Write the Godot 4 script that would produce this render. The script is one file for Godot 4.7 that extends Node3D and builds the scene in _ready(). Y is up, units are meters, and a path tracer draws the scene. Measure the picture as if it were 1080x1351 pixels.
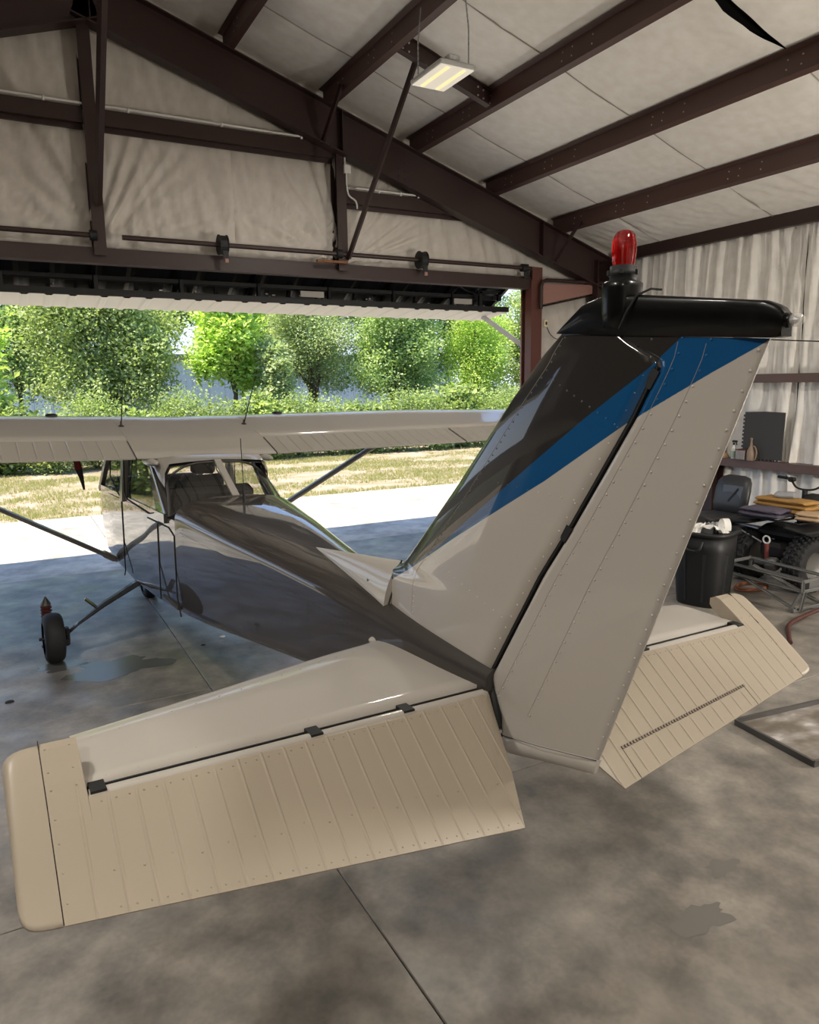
extends Node3D
# An aircraft tail in a steel hangar, looking out through an open bifold door.
# x runs along the door wall, y up, -z out through the door; the camera stands over the origin.

class Sh:
	var st := SurfaceTool.new()
	var xf := Transform3D()
	var n := 0
	func _init() -> void:
		st.begin(Mesh.PRIMITIVE_TRIANGLES)
		st.set_smooth_group(-1)
	var sg := false
	func smooth(on: bool) -> Sh:
		sg = on
		st.set_smooth_group(0 if on else -1)
		return self
	func p(v: Vector3, uv := Vector2()) -> void:
		st.set_uv(uv)
		st.add_vertex(xf * v)
		n += 1
	func tri(a: Vector3, b: Vector3, c: Vector3) -> void:
		p(a); p(b); p(c)
	func quad(a: Vector3, b: Vector3, c: Vector3, d: Vector3) -> void:
		tri(a, b, c); tri(a, c, d)
	func box(c: Vector3, s: Vector3, b := Basis(), bev := 0.0) -> void:
		var h := s / 2.0
		if bev <= 0.0:
			var q := []
			for i in 8:
				q.append(c + b * Vector3(h.x * (1 if i & 1 else -1), h.y * (1 if i & 2 else -1), h.z * (1 if i & 4 else -1)))
			quad(q[0], q[1], q[3], q[2]); quad(q[4], q[6], q[7], q[5])
			quad(q[0], q[4], q[5], q[1]); quad(q[2], q[3], q[7], q[6])
			quad(q[0], q[2], q[6], q[4]); quad(q[1], q[5], q[7], q[3])
			return
		var e := minf(bev, minf(h.x, minf(h.y, h.z)) * 0.98)
		var rings := []
		for k in 4:
			var y: float = [-h.y, -h.y + e, h.y - e, h.y][k]
			var i: float = e if k == 0 or k == 3 else 0.0
			var r := PackedVector3Array()
			for c2 in [[1, -1], [1, 1], [-1, 1], [-1, -1]]:
				var ex: float = c2[0] * (h.x - i)
				var ez: float = c2[1] * (h.z - i)
				var a1 := Vector3(ex, y, ez - c2[1] * e)
				var a2 := Vector3(ex - c2[0] * e, y, ez)
				if c2[0] * c2[1] > 0:
					r.append(c + b * a1); r.append(c + b * a2)
				else:
					r.append(c + b * a2); r.append(c + b * a1)
			rings.append(r)
		loft(rings, true, true, true)
	func bar(a: Vector3, b: Vector3, w: float, h: float, up := Vector3.UP) -> void:
		var d := (b - a).normalized()
		if absf(d.dot(up)) > 0.99:
			up = Vector3(0.3, 0.1, 1).normalized()
		var s := d.cross(up).normalized()
		var u := s.cross(d).normalized()
		box((a + b) / 2.0, Vector3(w, h, (b - a).length()), Basis(s, u, -d))
	func loft(rings: Array, closed := true, cap0 := false, cap1 := false) -> void:
		for i in rings.size() - 1:
			var r: PackedVector3Array = rings[i]
			var s: PackedVector3Array = rings[i + 1]
			var m := r.size()
			for j in (m if closed else m - 1):
				var k := (j + 1) % m
				quad(r[j], r[k], s[k], s[j])
		var was := sg
		if cap0 or cap1:
			smooth(false)
		for e in 2:
			if (cap0 if e == 0 else cap1):
				var r: PackedVector3Array = rings[0 if e == 0 else rings.size() - 1]
				var c := Vector3()
				for q in r:
					c += q
				c /= r.size()
				for j in r.size():
					var k := (j + 1) % r.size()
					if e == 0:
						tri(c, r[k], r[j])
					else:
						tri(c, r[j], r[k])
		smooth(was)
	func tube(pts: Array, r: float, seg := 8, caps := true, r2 := -1.0) -> void:
		var rings := []
		var u := Vector3.UP
		for i in pts.size():
			var d: Vector3 = (pts[mini(i + 1, pts.size() - 1)] - pts[maxi(i - 1, 0)]).normalized()
			if i == 0 and absf(d.dot(u)) > 0.95:
				u = Vector3.RIGHT
			var s := d.cross(u).normalized()
			u = s.cross(d).normalized()
			var rr: float = r if r2 < 0 else lerpf(r, r2, float(i) / maxf(1, pts.size() - 1))
			var ring := PackedVector3Array()
			for j in seg:
				var a := TAU * j / seg
				ring.append(pts[i] + (s * cos(a) + u * sin(a)) * rr)
			rings.append(ring)
		loft(rings, true, caps, caps)
	func lathe(prof: Array, seg := 20, t := Transform3D(), caps := true) -> void:
		var rings := []
		for q in prof:
			var ring := PackedVector3Array()
			for j in seg:
				var a := TAU * j / seg
				ring.append(t * Vector3(cos(a) * q.x, q.y, sin(a) * q.x))
			rings.append(ring)
		loft(rings, true, caps, caps)
	func ball(c: Vector3, r: Vector3, seg := 14, rows := 8) -> void:
		var prof := []
		for i in rows + 1:
			var a := -PI / 2 + PI * i / rows
			prof.append(Vector2(maxf(cos(a), 0.001), sin(a)))
		lathe(prof, seg, Transform3D(Basis.from_scale(r), c), false)
	func prism(poly: PackedVector2Array, depth: float, t := Transform3D()) -> void:
		var idx := Geometry2D.triangulate_polygon(poly)
		var f := []
		var g := []
		for q in poly:
			f.append(t * Vector3(q.x, q.y, 0)); g.append(t * Vector3(q.x, q.y, depth))
		for i in range(0, idx.size(), 3):
			tri(f[idx[i]], f[idx[i + 1]], f[idx[i + 2]])
			tri(g[idx[i]], g[idx[i + 2]], g[idx[i + 1]])
		for i in poly.size():
			var k := (i + 1) % poly.size()
			quad(f[i], f[k], g[k], g[i])
	func mesh() -> ArrayMesh:
		st.generate_normals()
		st.index()
		return st.commit()

var M := {}
var taken := {}
var rng := RandomNumberGenerator.new()

# ---------- naming helpers
func numbered(called: String) -> String:
	var k: int = taken.get(called, 0)
	taken[called] = k + 1
	return called if k == 0 else "%s_%03d" % [called, k]

func tag(o: Node3D, label: String, category: String, group := "", kind := "") -> Node3D:
	if label: o.set_meta("label", label)
	if category: o.set_meta("category", category)
	if group: o.set_meta("group", group)
	if kind: o.set_meta("kind", kind)
	return o

func thing(called: String, label: String, category: String, at := Vector3.ZERO, turn := 0.0, group := "") -> Node3D:
	var o := Node3D.new()
	o.name = numbered(called)
	add_child(o)
	o.position = at
	o.rotation.y = turn
	tag(o, label, category, group)
	return o

func put(called: String, m: Mesh, material: Material, parent: Node3D) -> MeshInstance3D:
	var o := MeshInstance3D.new()
	o.name = called
	o.mesh = m
	o.material_override = material
	parent.add_child(o, true)
	return o

func part(called: String, s: Sh, material: Material, parent: Node3D) -> MeshInstance3D:
	return put(called, s.mesh(), material, parent)

func solo(called: String, s: Sh, material: Material, label: String, category: String, group := "") -> MeshInstance3D:
	var o := put(numbered(called), s.mesh(), material, self)
	tag(o, label, category, group)
	return o

func struct(called: String, s: Sh, material: Material, label := "") -> MeshInstance3D:
	var o := put(numbered(called), s.mesh(), material, self)
	tag(o, label, "", "", "structure")
	return o

func struct_root(called: String, label := "") -> Node3D:
	var o := Node3D.new()
	o.name = numbered(called)
	add_child(o)
	tag(o, label, "", "", "structure")
	return o

func scatter(called: String, m: Mesh, material: Material, where: Array, parent: Node3D, colors := []) -> MultiMeshInstance3D:
	var mm := MultiMesh.new()
	mm.transform_format = MultiMesh.TRANSFORM_3D
	mm.use_colors = colors.size() > 0
	mm.mesh = m
	mm.instance_count = where.size()
	for i in where.size():
		mm.set_instance_transform(i, where[i])
		if colors.size():
			mm.set_instance_color(i, colors[i])
	var o := MultiMeshInstance3D.new()
	o.name = called
	o.multimesh = mm
	o.material_override = material
	o.set_meta("kind", "stuff")
	parent.add_child(o, true)
	return o

# ---------- materials
func mat(c: Color, rough := 0.5, metal := 0.0) -> StandardMaterial3D:
	var m := StandardMaterial3D.new()
	m.albedo_color = c
	m.roughness = rough
	m.metallic = metal
	return m

func rgb(r: int, g: int, b: int) -> Color:
	return Color8(r, g, b)

func paint(c: Color, rough := 0.35, coat := 0.6, coat_rough := 0.06) -> StandardMaterial3D:
	var m := mat(c, rough)
	m.metallic_specular = 0.22
	m.clearcoat_enabled = true
	m.clearcoat = coat
	m.clearcoat_roughness = coat_rough
	return m

func noise(freq: float, octaves := 4, seed_ := 1, type := FastNoiseLite.TYPE_SIMPLEX_SMOOTH) -> FastNoiseLite:
	var f := FastNoiseLite.new()
	f.seed = seed_
	f.noise_type = type
	f.frequency = freq
	f.fractal_octaves = octaves
	return f

func noise_tex(freq: float, octaves: int, cols: Array, seed_ := 1, size := 512, normal := false) -> NoiseTexture2D:
	var t := NoiseTexture2D.new()
	t.width = size
	t.height = size
	t.seamless = true
	t.noise = noise(freq, octaves, seed_)
	if normal:
		t.as_normal_map = true
		t.bump_strength = 4.0
	elif cols.size():
		var g := Gradient.new()
		var off := PackedFloat32Array()
		var cc := PackedColorArray()
		for i in cols.size():
			off.append(float(i) / (cols.size() - 1)); cc.append(cols[i])
		g.offsets = off
		g.colors = cc
		t.color_ramp = g
	return t

func glass(c: Color, a: float, rough := 0.02) -> StandardMaterial3D:
	var m := mat(Color(c, a), rough)
	m.transparency = BaseMaterial3D.TRANSPARENCY_ALPHA
	return m

func tri_world(m: StandardMaterial3D, scale_: float) -> StandardMaterial3D:
	m.uv1_triplanar = true
	m.uv1_world_triplanar = true
	m.uv1_scale = Vector3.ONE * scale_
	return m

func concrete_image(base: Color, seed_: int, dark: float, mottling: float) -> ImageTexture:
	var size := 1024
	var a := noise(0.004, 5, seed_).get_seamless_image(size, size).get_data()
	var b := noise(0.013, 5, seed_ + 7).get_seamless_image(size, size).get_data()
	var c := noise(0.09, 3, seed_ + 13).get_seamless_image(size, size).get_data()
	var d := noise(0.022, 4, seed_ + 29).get_seamless_image(size, size).get_data()
	var out := PackedByteArray()
	out.resize(size * size * 3)
	for i in size * size:
		var l := 1.0 + mottling * ((a[i] - 128) * 0.0042 + (b[i] - 128) * 0.0030 + (c[i] - 128) * 0.0010)
		var s := (d[i] - 165) * 0.02
		if s > 0.0:
			l -= dark * minf(s, 1.0)
		var w := (b[i] - 128) * 0.0002 * mottling
		out[i * 3] = clampi(int(base.r8 * (l + w)), 0, 255)
		out[i * 3 + 1] = clampi(int(base.g8 * l), 0, 255)
		out[i * 3 + 2] = clampi(int(base.b8 * (l - w)), 0, 255)
	return ImageTexture.create_from_image(Image.create_from_data(size, size, false, Image.FORMAT_RGB8, out))

func make_materials() -> void:
	M.steel = mat(rgb(50, 31, 27), 0.45)
	M.steel_purlin = mat(rgb(80, 55, 49), 0.45)
	M.steel_light = mat(rgb(156, 116, 106), 0.5)
	M.concrete = tri_world(mat(Color.WHITE, 0.58), 0.27)
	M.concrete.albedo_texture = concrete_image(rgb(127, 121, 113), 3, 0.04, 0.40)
	M.concrete.roughness_texture = noise_tex(0.012, 4, [Color(0.5, 0.5, 0.5), Color(1, 1, 1)], 8)
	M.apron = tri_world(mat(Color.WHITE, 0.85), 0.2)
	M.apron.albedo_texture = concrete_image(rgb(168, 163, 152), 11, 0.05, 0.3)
	M.joint = mat(rgb(40, 38, 36), 0.9)
	M.blanket = tri_world(mat(rgb(250, 247, 241), 0.55), 0.5)
	M.blanket.albedo_texture = noise_tex(0.02, 5, [rgb(240, 237, 232), rgb(255, 255, 255)], 21)
	M.blanket.normal_enabled = true
	M.blanket.normal_texture = noise_tex(0.05, 4, [], 22, 512, true)
	M.blanket.normal_scale = 0.05
	M.blanket_gable_shaded = M.blanket.duplicate()
	M.blanket_gable_shaded.albedo_color = rgb(208, 202, 194)  # same blanket, darkened to stand for the weaker light on the gable
	M.lawn = tri_world(mat(Color.WHITE, 0.95), 0.11)
	M.lawn.albedo_texture = noise_tex(0.018, 5, [rgb(118, 114, 78), rgb(140, 128, 100), rgb(160, 142, 124), rgb(168, 150, 136)], 5)
	M.dirt = tri_world(mat(Color.WHITE, 0.95), 0.2)
	M.dirt.albedo_texture = noise_tex(0.02, 5, [rgb(60, 62, 36), rgb(92, 84, 58)], 6)
	M.cream = paint(rgb(172, 166, 158))
	M.tan = paint(rgb(158, 147, 131), 0.45, 0.2, 0.3)
	M.charcoal = paint(rgb(58, 54, 51), 0.4, 1.0, 0.015)
	M.black_gloss = paint(rgb(7, 7, 7), 0.3, 0.2, 0.02)
	M.black_gloss.metallic_specular = 0.3
	M.black = mat(rgb(18, 18, 18), 0.6)
	M.rubber = mat(rgb(26, 26, 27), 0.75)
	M.seam = mat(rgb(30, 28, 26), 0.8)
	M.rivet = paint(rgb(154, 144, 129), 0.45, 0.2, 0.3)
	M.rivet_dark = paint(rgb(84, 80, 76), 0.35, 0.6, 0.1)
	M.alloy = mat(rgb(170, 172, 174), 0.35, 0.9)
	M.pane = glass(rgb(60, 62, 60), 0.14)
	M.grey_paint = mat(rgb(112, 112, 110), 0.5, 0.2)
	M.interior = mat(rgb(62, 58, 54), 0.8)
	M.stain = mat(rgb(112, 107, 101), 0.5)
	M.stain_wet = mat(rgb(92, 91, 90), 0.25)
	M.seam_tab = mat(rgb(178, 170, 158), 0.7)
	M.bolt = mat(rgb(176, 160, 150), 0.4, 0.5)
	M.jamb = mat(rgb(92, 52, 42), 0.5)
	M.girt = mat(rgb(98, 76, 70), 0.5)
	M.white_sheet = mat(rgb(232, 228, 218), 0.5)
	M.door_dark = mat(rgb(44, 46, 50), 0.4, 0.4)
	M.plate = mat(rgb(196, 192, 184), 0.6)
	M.alloy_pale = mat(rgb(206, 206, 206), 0.4, 0.3)
	M.wood = mat(rgb(120, 78, 46), 0.7)
	M.lamp_body = mat(rgb(186, 186, 184), 0.5)
	M.lamp_glow = mat(rgb(190, 188, 182), 0.6)
	M.lamp_glow.emission_enabled = true
	M.lamp_glow.emission = Color(1.0, 0.95, 0.86)
	M.lamp_glow.emission_energy_multiplier = 0.34
	M.lamp_led = mat(rgb(190, 182, 150), 0.6)
	M.lamp_led.emission_enabled = true
	M.lamp_led.emission = Color(1.0, 0.91, 0.66)
	M.lamp_led.emission_energy_multiplier = 0.6
	M.wing_cream_shaded = paint(rgb(146, 141, 133), 0.34, 0.6, 0.08)  # the fin's cream, darkened to stand for shade on wing and cabin
	M.hinge = mat(rgb(120, 110, 98), 0.5, 0.2)
	M.crease = mat(rgb(150, 143, 133), 0.6)
	M.rivet_fin = paint(rgb(186, 179, 170), 0.35, 0.6, 0.1)
	M.lens_clear = glass(rgb(240, 236, 228), 0.25, 0.05)
	M.lens_red = mat(Color(0.72, 0.01, 0.015, 0.25), 0.06)
	M.lens_red.refraction_enabled = true
	M.lens_red.refraction_scale = 0.05
	M.window_frame = mat(rgb(58, 54, 50), 0.5)
	M.seat = mat(rgb(70, 66, 62), 0.8)
	M.wall_dark = mat(rgb(74, 66, 60), 0.6)
	M.gear_paint = paint(rgb(50, 48, 48), 0.4, 0.5, 0.1)
	M.alloy_dull = mat(rgb(120, 118, 114), 0.5, 0.6)
	M.red_cloth = mat(rgb(120, 30, 30), 0.8)
	M.pan_bottom = mat(Color.WHITE, 0.5, 0.1)
	M.pan_bottom.uv1_triplanar = true
	M.pan_bottom.uv1_scale = Vector3(0.35, 0.5, 0.6)
	M.pan_bottom.albedo_texture = noise_tex(0.016, 5, [rgb(96, 88, 78), rgb(116, 108, 98), rgb(150, 144, 138), rgb(214, 210, 206)], 41)
	M.pan_rim = mat(rgb(96, 94, 92), 0.4, 0.5)
	M.hose = mat(rgb(72, 36, 28), 0.6)
	M.hose_orange = mat(rgb(128, 78, 54), 0.6)
	M.white_plastic = mat(rgb(226, 224, 218), 0.5)
	M.cream_plastic = mat(rgb(224, 212, 176), 0.5)
	M.bin_black = mat(rgb(17, 18, 20), 0.5)
	M.rag_grey = mat(rgb(150, 150, 152), 0.9)
	M.vinyl = mat(rgb(54, 54, 55), 0.4)
	M.vinyl_light = mat(rgb(76, 78, 82), 0.4)
	M.rust_red = mat(rgb(112, 52, 44), 0.7)
	M.towel = mat(rgb(84, 78, 92), 0.95)
	M.canvas = mat(rgb(164, 124, 66), 0.9)
	M.cloth_beige = mat(rgb(178, 150, 118), 0.95)
	M.cloth_tan = mat(rgb(190, 156, 120), 0.95)
	M.foam = mat(rgb(70, 70, 70), 0.9)
	M.label_green = mat(rgb(170, 190, 170), 0.6)
	M.can_grey = mat(rgb(150, 142, 138), 0.45, 0.4)
	M.jug_brown = mat(rgb(150, 128, 110), 0.4)
	M.bark = mat(rgb(96, 84, 70), 0.95)
	M.leaf = mat(Color.WHITE, 0.6)
	M.leaf.vertex_color_use_as_albedo = true
	M.leaf.backlight_enabled = true
	M.leaf.backlight = Color(0.95, 1.0, 0.7)
	M.shed = mat(rgb(238, 241, 246), 0.5)
	M.rivet_blue = paint(rgb(30, 84, 130), 0.35, 0.6, 0.1)
	M.shed_roof = mat(rgb(150, 156, 166), 0.5)

# ---------- hangar measures
const GABLE := -10.0
const WALL_R := 9.4
const WALL_L := -7.0
const BACK := 11.0
const RIDGE_X := 1.2
const SLOPE := 0.328
func rafter_top(x: float) -> float:
	return 6.98 - SLOPE * absf(x - RIDGE_X)

func _ready() -> void:
	rng.seed = 7
	# --- camera
	var cam := Camera3D.new()
	cam.name = "camera"
	cam.fov = 69.454
	cam.near = 0.05
	cam.far = 400.0
	cam.position = Vector3(0, 2.3937, 0)
	cam.rotation = Vector3(-0.17137, -0.49501, -0.01415)
	add_child(cam)
	# --- sky, sun, exposure
	var env := Environment.new()
	var sky := Sky.new()
	var sm := ProceduralSkyMaterial.new()
	sm.sky_top_color = Color(0.46, 0.60, 0.82)
	sm.sky_horizon_color = Color(0.86, 0.90, 0.94)
	sm.sky_curve = 0.12
	sm.ground_bottom_color = Color(0.42, 0.40, 0.34)
	sm.ground_horizon_color = Color(0.60, 0.62, 0.58)
	sm.sun_angle_max = 1.0
	sm.sky_energy_multiplier = 1.3
	sky.sky_material = sm
	env.background_mode = Environment.BG_SKY
	env.sky = sky
	env.tonemap_mode = Environment.TONE_MAPPER_LINEAR
	env.tonemap_exposure = 1.5
	env.sdfgi_enabled = true
	env.ssao_enabled = true
	env.ssil_enabled = true
	var we := WorldEnvironment.new()
	we.name = "environment"
	we.environment = env
	add_child(we)
	var sun := DirectionalLight3D.new()
	sun.name = "sun"
	sun.light_color = Color(1.0, 0.95, 0.86)
	sun.light_energy = 2.4
	sun.light_angular_distance = 0.6
	sun.shadow_enabled = true
	sun.basis = Basis.looking_at(Vector3(0.42, -1.0, -0.12))
	add_child(sun)
	make_materials()
	ground()
	shell()
	roof()
	frame()
	bifold_door()
	lamps()
	aircraft()
	clutter()
	outside()

# ---------- ground
func slabs(root: Node3D, xs: Array, zs: Array, y: float, thick: float, m: Material, gap := 0.007) -> void:
	for i in xs.size() - 1:
		for j in zs.size() - 1:
			var s := Sh.new()
			s.box(Vector3((xs[i] + xs[i + 1]) / 2.0, y - thick / 2, (zs[j] + zs[j + 1]) / 2.0), Vector3(xs[i + 1] - xs[i] - gap, thick, zs[j + 1] - zs[j] - gap), Basis(), 0.004)
			part("slab", s, m, root)

func ground() -> void:
	var f := struct_root("floor", "mottled grey concrete hangar floor cut into slabs")
	var s := Sh.new()
	s.box(Vector3(1.2, -0.13, 0.4), Vector3(17.2, 0.2, 21.6))
	part("bed", s, M.joint, f)
	slabs(f, [-7.2, -4.75, 1.25, 7.25, 9.6], [-10.35, -5.72, -3.46, 2.5, 7, 11.2], 0.0, 0.08, M.concrete)
	var a := struct_root("apron", "pale sunlit concrete apron outside the door")
	s = Sh.new()
	s.box(Vector3(4, -0.15, -12.9), Vector3(60, 0.2, 5.1))
	part("bed", s, M.joint, a)
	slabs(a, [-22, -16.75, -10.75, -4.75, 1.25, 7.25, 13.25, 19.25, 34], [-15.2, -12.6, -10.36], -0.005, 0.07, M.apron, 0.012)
	s = Sh.new()
	s.box(Vector3(4, -0.2, -20.5), Vector3(80, 0.3, 10.6))
	struct("lawn", s, M.lawn, "dry patchy lawn beyond the apron")
	s = Sh.new()
	s.box(Vector3(10, -0.28, -55), Vector3(160, 0.3, 60))
	s.box(Vector3(1, -0.36, 0), Vector3(160, 0.3, 60))
	struct("ground", s, M.dirt, "bare shaded ground under the trees")
	# oil and water marks on the floor
	for q in [[0.62, -6.62, 0.40, 0.24, 4], [0.25, -6.86, 0.2, 0.12, 9], [2.93, -2.2, 0.09, 0.055, 15], [2.55, -2.0, 0.16, 0.08, 17], [3.3, -1.75, 0.2, 0.07, 21]]:
		s = Sh.new()
		var nz := noise(0.9, 3, q[4])
		var c := Vector3(q[0], 0.0012, q[1])
		var ring := []
		for k in 40:
			var an := TAU * k / 40
			var r: float = 1.0 + 0.8 * nz.get_noise_2d(cos(an) * 0.8, sin(an) * 0.8) + 0.15 * nz.get_noise_2d(cos(an) * 4.0, sin(an) * 4.0)
			ring.append(c + Vector3(cos(an) * q[2] * r, 0, sin(an) * q[3] * r))
		for k in 40:
			s.tri(c, ring[k], ring[(k + 1) % 40])
		var o := put(numbered("floor_stain"), s.mesh(), M.stain_wet if q[4] < 10 else M.stain, self)
		tag(o, {4: "large damp stain on the concrete just right of the main wheel", 9: "small damp stain on the concrete in front of the main wheel", 15: "small round dark oil blotch nearest the drip pan on open floor", 17: "long dark oily blotch left of the small round one", 21: "faint wide blotch nearest the lower edge of the view"}[q[4]], "stain", "", "stuff")

# ---------- wrinkled insulation sheet between u*U and v*V, pushed out along nrm
func sheet(o: Vector3, U: Vector3, V: Vector3, nu: int, nv: int, f: Callable) -> Sh:
	var s := Sh.new().smooth(true)
	var nrm := U.cross(V).normalized()
	var rows := []
	for j in nv + 1:
		var r := PackedVector3Array()
		for i in nu + 1:
			var a := float(i) / nu
			var b := float(j) / nv
			r.append(o + U * a + V * b + nrm * f.call(a, b))
		rows.append(r)
	s.loft(rows, false)
	return s

func shell() -> void:
	var fold := noise(1.0, 3, 31)
	# right side wall: outer skin, then hanging blankets
	var w := struct_root("wall_right", "right side wall lined with white wrinkled insulation sheets")
	var s := Sh.new()
	s.box(Vector3(WALL_R + 0.16, 2.4, 0.5), Vector3(0.12, 4.8, 21.4))
	part("outer_skin", s, M.steel, w)
	var z := BACK
	var k := 0
	while z > GABLE + 0.05:
		var z2 := maxf(z - 1.93, GABLE)
		var kk := k
		var amp := 0.7 if z < -8.0 else 1.0
		part("insulation_sheet", sheet(Vector3(WALL_R, 0.02, z), Vector3(0, 0, z2 - z), Vector3(0, 4.5, 0), 72, 26, func(a, b):
			var lean: float = (b - 0.4) * 0.55
			var n1: float = fold.get_noise_2d((a * 1.9 + lean * 0.35) * 5.0 + kk * 30.0, b * 0.9 + kk * 7.0)
			var n2: float = fold.get_noise_2d((a * 1.9 + lean * 0.5) * 13.0 + kk * 11.0, b * 1.6 + 50.0)
			return amp * (0.085 * n1 + 0.05 * n2) - 0.02 * smoothstep(0.03, 0.0, minf(a, 1.0 - a))), M.blanket, w)
		z = z2
		k += 1
	# left and back walls, out of the picture; the left darkened to dim reflections
	w = struct_root("wall_left", "left side wall of the hangar, unseen, with sheets darkened to dim reflections")
	s = Sh.new()
	s.box(Vector3(WALL_L - 0.1, 2.4, 0.5), Vector3(0.12, 4.8, 21.4))
	part("steel_sheet", s, M.wall_dark, w)
	w = struct_root("wall_back", "rear wall of the hangar lined with insulation")
	s = Sh.new()
	s.box(Vector3(1.2, 3.5, BACK + 0.1), Vector3(17, 7.2, 0.12))
	part("insulation_sheet", s, M.blanket, w)
	# gable wall over and beside the door
	w = struct_root("wall_front", "gable wall over the door lined with white insulation darkened for shade")
	s = Sh.new()
	var top := func(x: float) -> float: return rafter_top(x) + 0.40
	var outer := PackedVector2Array([Vector2(-7.1, 0), Vector2(-5.3, 0), Vector2(-5.3, 3.9), Vector2(7.62, 3.9), Vector2(7.62, 0), Vector2(9.5, 0), Vector2(9.5, top.call(9.5)), Vector2(RIDGE_X, top.call(RIDGE_X)), Vector2(-7.1, top.call(-7.1))])
	s.prism(outer, 0.1, Transform3D(Basis(), Vector3(0, 0, GABLE - 0.16)))
	part("outer_skin", s, M.steel_light, w)
	var xs := [-7.0, -5.1, -3.2, -1.1, 1.17, 2.85, 4.33, 6.0, 7.6, 9.4]
	for i in xs.size() - 1:
		var x0: float = xs[i]
		var x1: float = xs[i + 1]
		var lo := 4.0 if x0 > -5.5 and x1 < 7.7 else 0.02
		var nu := 46
		var nv := 54
		var sh := Sh.new().smooth(true)
		var rows := []
		for j in nv + 1:
			var r := PackedVector3Array()
			for c in nu + 1:
				var x := lerpf(x0, x1, float(c) / nu)
				var y := lerpf(lo, rafter_top(x) + 0.23, float(j) / nv)
				var d1 := 0.0
				# folds fan out from the foot of each post
				for px in [1.17, 4.33]:
					var dx: float = x - px
					var dy: float = y - 4.0
					var an := atan2(dy, absf(dx) + 0.05)
					var rad := sqrt(dx * dx + dy * dy)
					d1 += 0.10 * fold.get_noise_2d(an * 9.0 + px * 9.0 + signf(dx) * 20.0, rad * 0.35) * smoothstep(2.2, 0.3, rad) * smoothstep(0.0, 0.3, rad)
				d1 += 0.045 * fold.get_noise_2d(x * 4.0 + y * 0.8, y * 0.5 + 90.0) + 0.008 * fold.get_noise_2d(x * 12.0, y * 3.0)
				d1 -= 0.012 * smoothstep(0.05, 0.0, minf(x - x0, x1 - x))
				r.append(Vector3(x, y, GABLE + 0.05 + maxf(d1, -0.08)))
			rows.append(r)
		sh.loft(rows, false)
		part("insulation_sheet", sh, M.blanket_gable_shaded, w)

func purlin_xs() -> Array:
	return [2.79, 4.10, 5.40, 6.705, 8.01]

func roof() -> void:
	var c := struct_root("ceiling", "white insulation blankets stretched over the roof purlins")
	var fold := noise(1.0, 3, 57)
	var s := Sh.new()
	for sd in [1.0, -1.0]:
		var e: float = RIDGE_X + sd * 8.6
		var a := Vector3(RIDGE_X, rafter_top(RIDGE_X) + 0.40, 0.4)
		var b := Vector3(e, rafter_top(e) + 0.40, 0.4)
		s.bar(a, b, 21.4, 0.1)
	part("roof_deck", s, M.black, c)  # deck coloured black to stand for shade behind the slipped blanket
	var seams := []
	var z := -10.0
	z = -8.78 - 1.95
	while z < BACK:
		seams.append(z)
		z += 1.95
	var lift := 0.222
	for sd in [1.0, -1.0]:
		for k in seams.size() - 1:
			var z0: float = maxf(seams[k], GABLE - 0.1)
			var z1: float = seams[k + 1]
			var loose: bool = sd > 0 and absf(z1 + 4.88) < 0.1
			var sh := Sh.new().smooth(true)
			var rows := []
			var nx := 96
			for i in nx + 1:
				var u := float(i) / nx * 8.35
				var x: float = RIDGE_X + sd * u
				var t := fposmod((u - 1.59) / 1.304, 1.0)
				var r := PackedVector3Array()
				var nz := 26
				for j in nz + 1:
					var v := float(j) / nz
					var zz := lerpf(z0, z1, v)
					var sag := 0.035 * sin(PI * t) ** 1.0
					var edge := smoothstep(0.05, 0.0, minf(v, 1.0 - v))
					var wr := (0.014 * fold.get_noise_2d(x * 1.6, zz * 2.2 + sd * 40) + 0.005 * fold.get_noise_2d(x * 7.0, zz * 7.0)) * sin(PI * t)
					var rough: float = smoothstep(6.2, 8.2, u) * sd
					if rough > 0:
						wr += rough * 0.045 * sin(PI * t) * fold.get_noise_2d(x * 2.2 + zz * 1.2, zz * 7.0 - x * 2.0)
					var y := rafter_top(x) + lift - sag * 0.9 + edge * 0.012 * sin(PI * t) + wr
					if loose and u > 3.95 and u < 5.52:
						# the blanket's edge has slipped back from its neighbour and puckered
						var op := sin(PI * (u - 3.95) / 1.57)
						zz -= 0.09 * op * smoothstep(0.75, 1.0, v)
						y += op * smoothstep(0.80, 1.0, v) * (0.03 * fold.get_noise_2d(u * 14.0, v * 3.0) - 0.035)
					r.append(Vector3(x, y, zz))
				rows.append(r)
			sh.loft(rows, false)
			part("insulation_blanket", sh, M.blanket, c)
			# the stitched tab along each seam
			var tb := Sh.new().smooth(true)
			var tr := []
			for i in 60:
				if loose and tr.size() > 1 and float(i) / 59 * 8.3 > 3.95 and float(i - 1) / 59 * 8.3 <= 3.95:
					tb.loft(tr, false)
					tr = []
				var u := float(i) / 59 * 8.3
				var x: float = RIDGE_X + sd * u
				var t := fposmod((u - 1.59) / 1.304, 1.0)
				var y := rafter_top(x) + lift - 0.0315 * sin(PI * t) + 0.012 * sin(PI * t)
				var wig := 0.006 * fold.get_noise_2d(x * 5, z1 * 3)
				if not loose or u < 3.95 or u > 5.52:
					tr.append(PackedVector3Array([Vector3(x, y + 0.02, z1 - 0.004 + wig), Vector3(x, y - 0.014, z1 + wig), Vector3(x, y + 0.02, z1 + 0.004 + wig)]))
			if tr.size() > 1:
				tb.loft(tr, false)
				part("seam_tab", tb, M.seam_tab, c)

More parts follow.
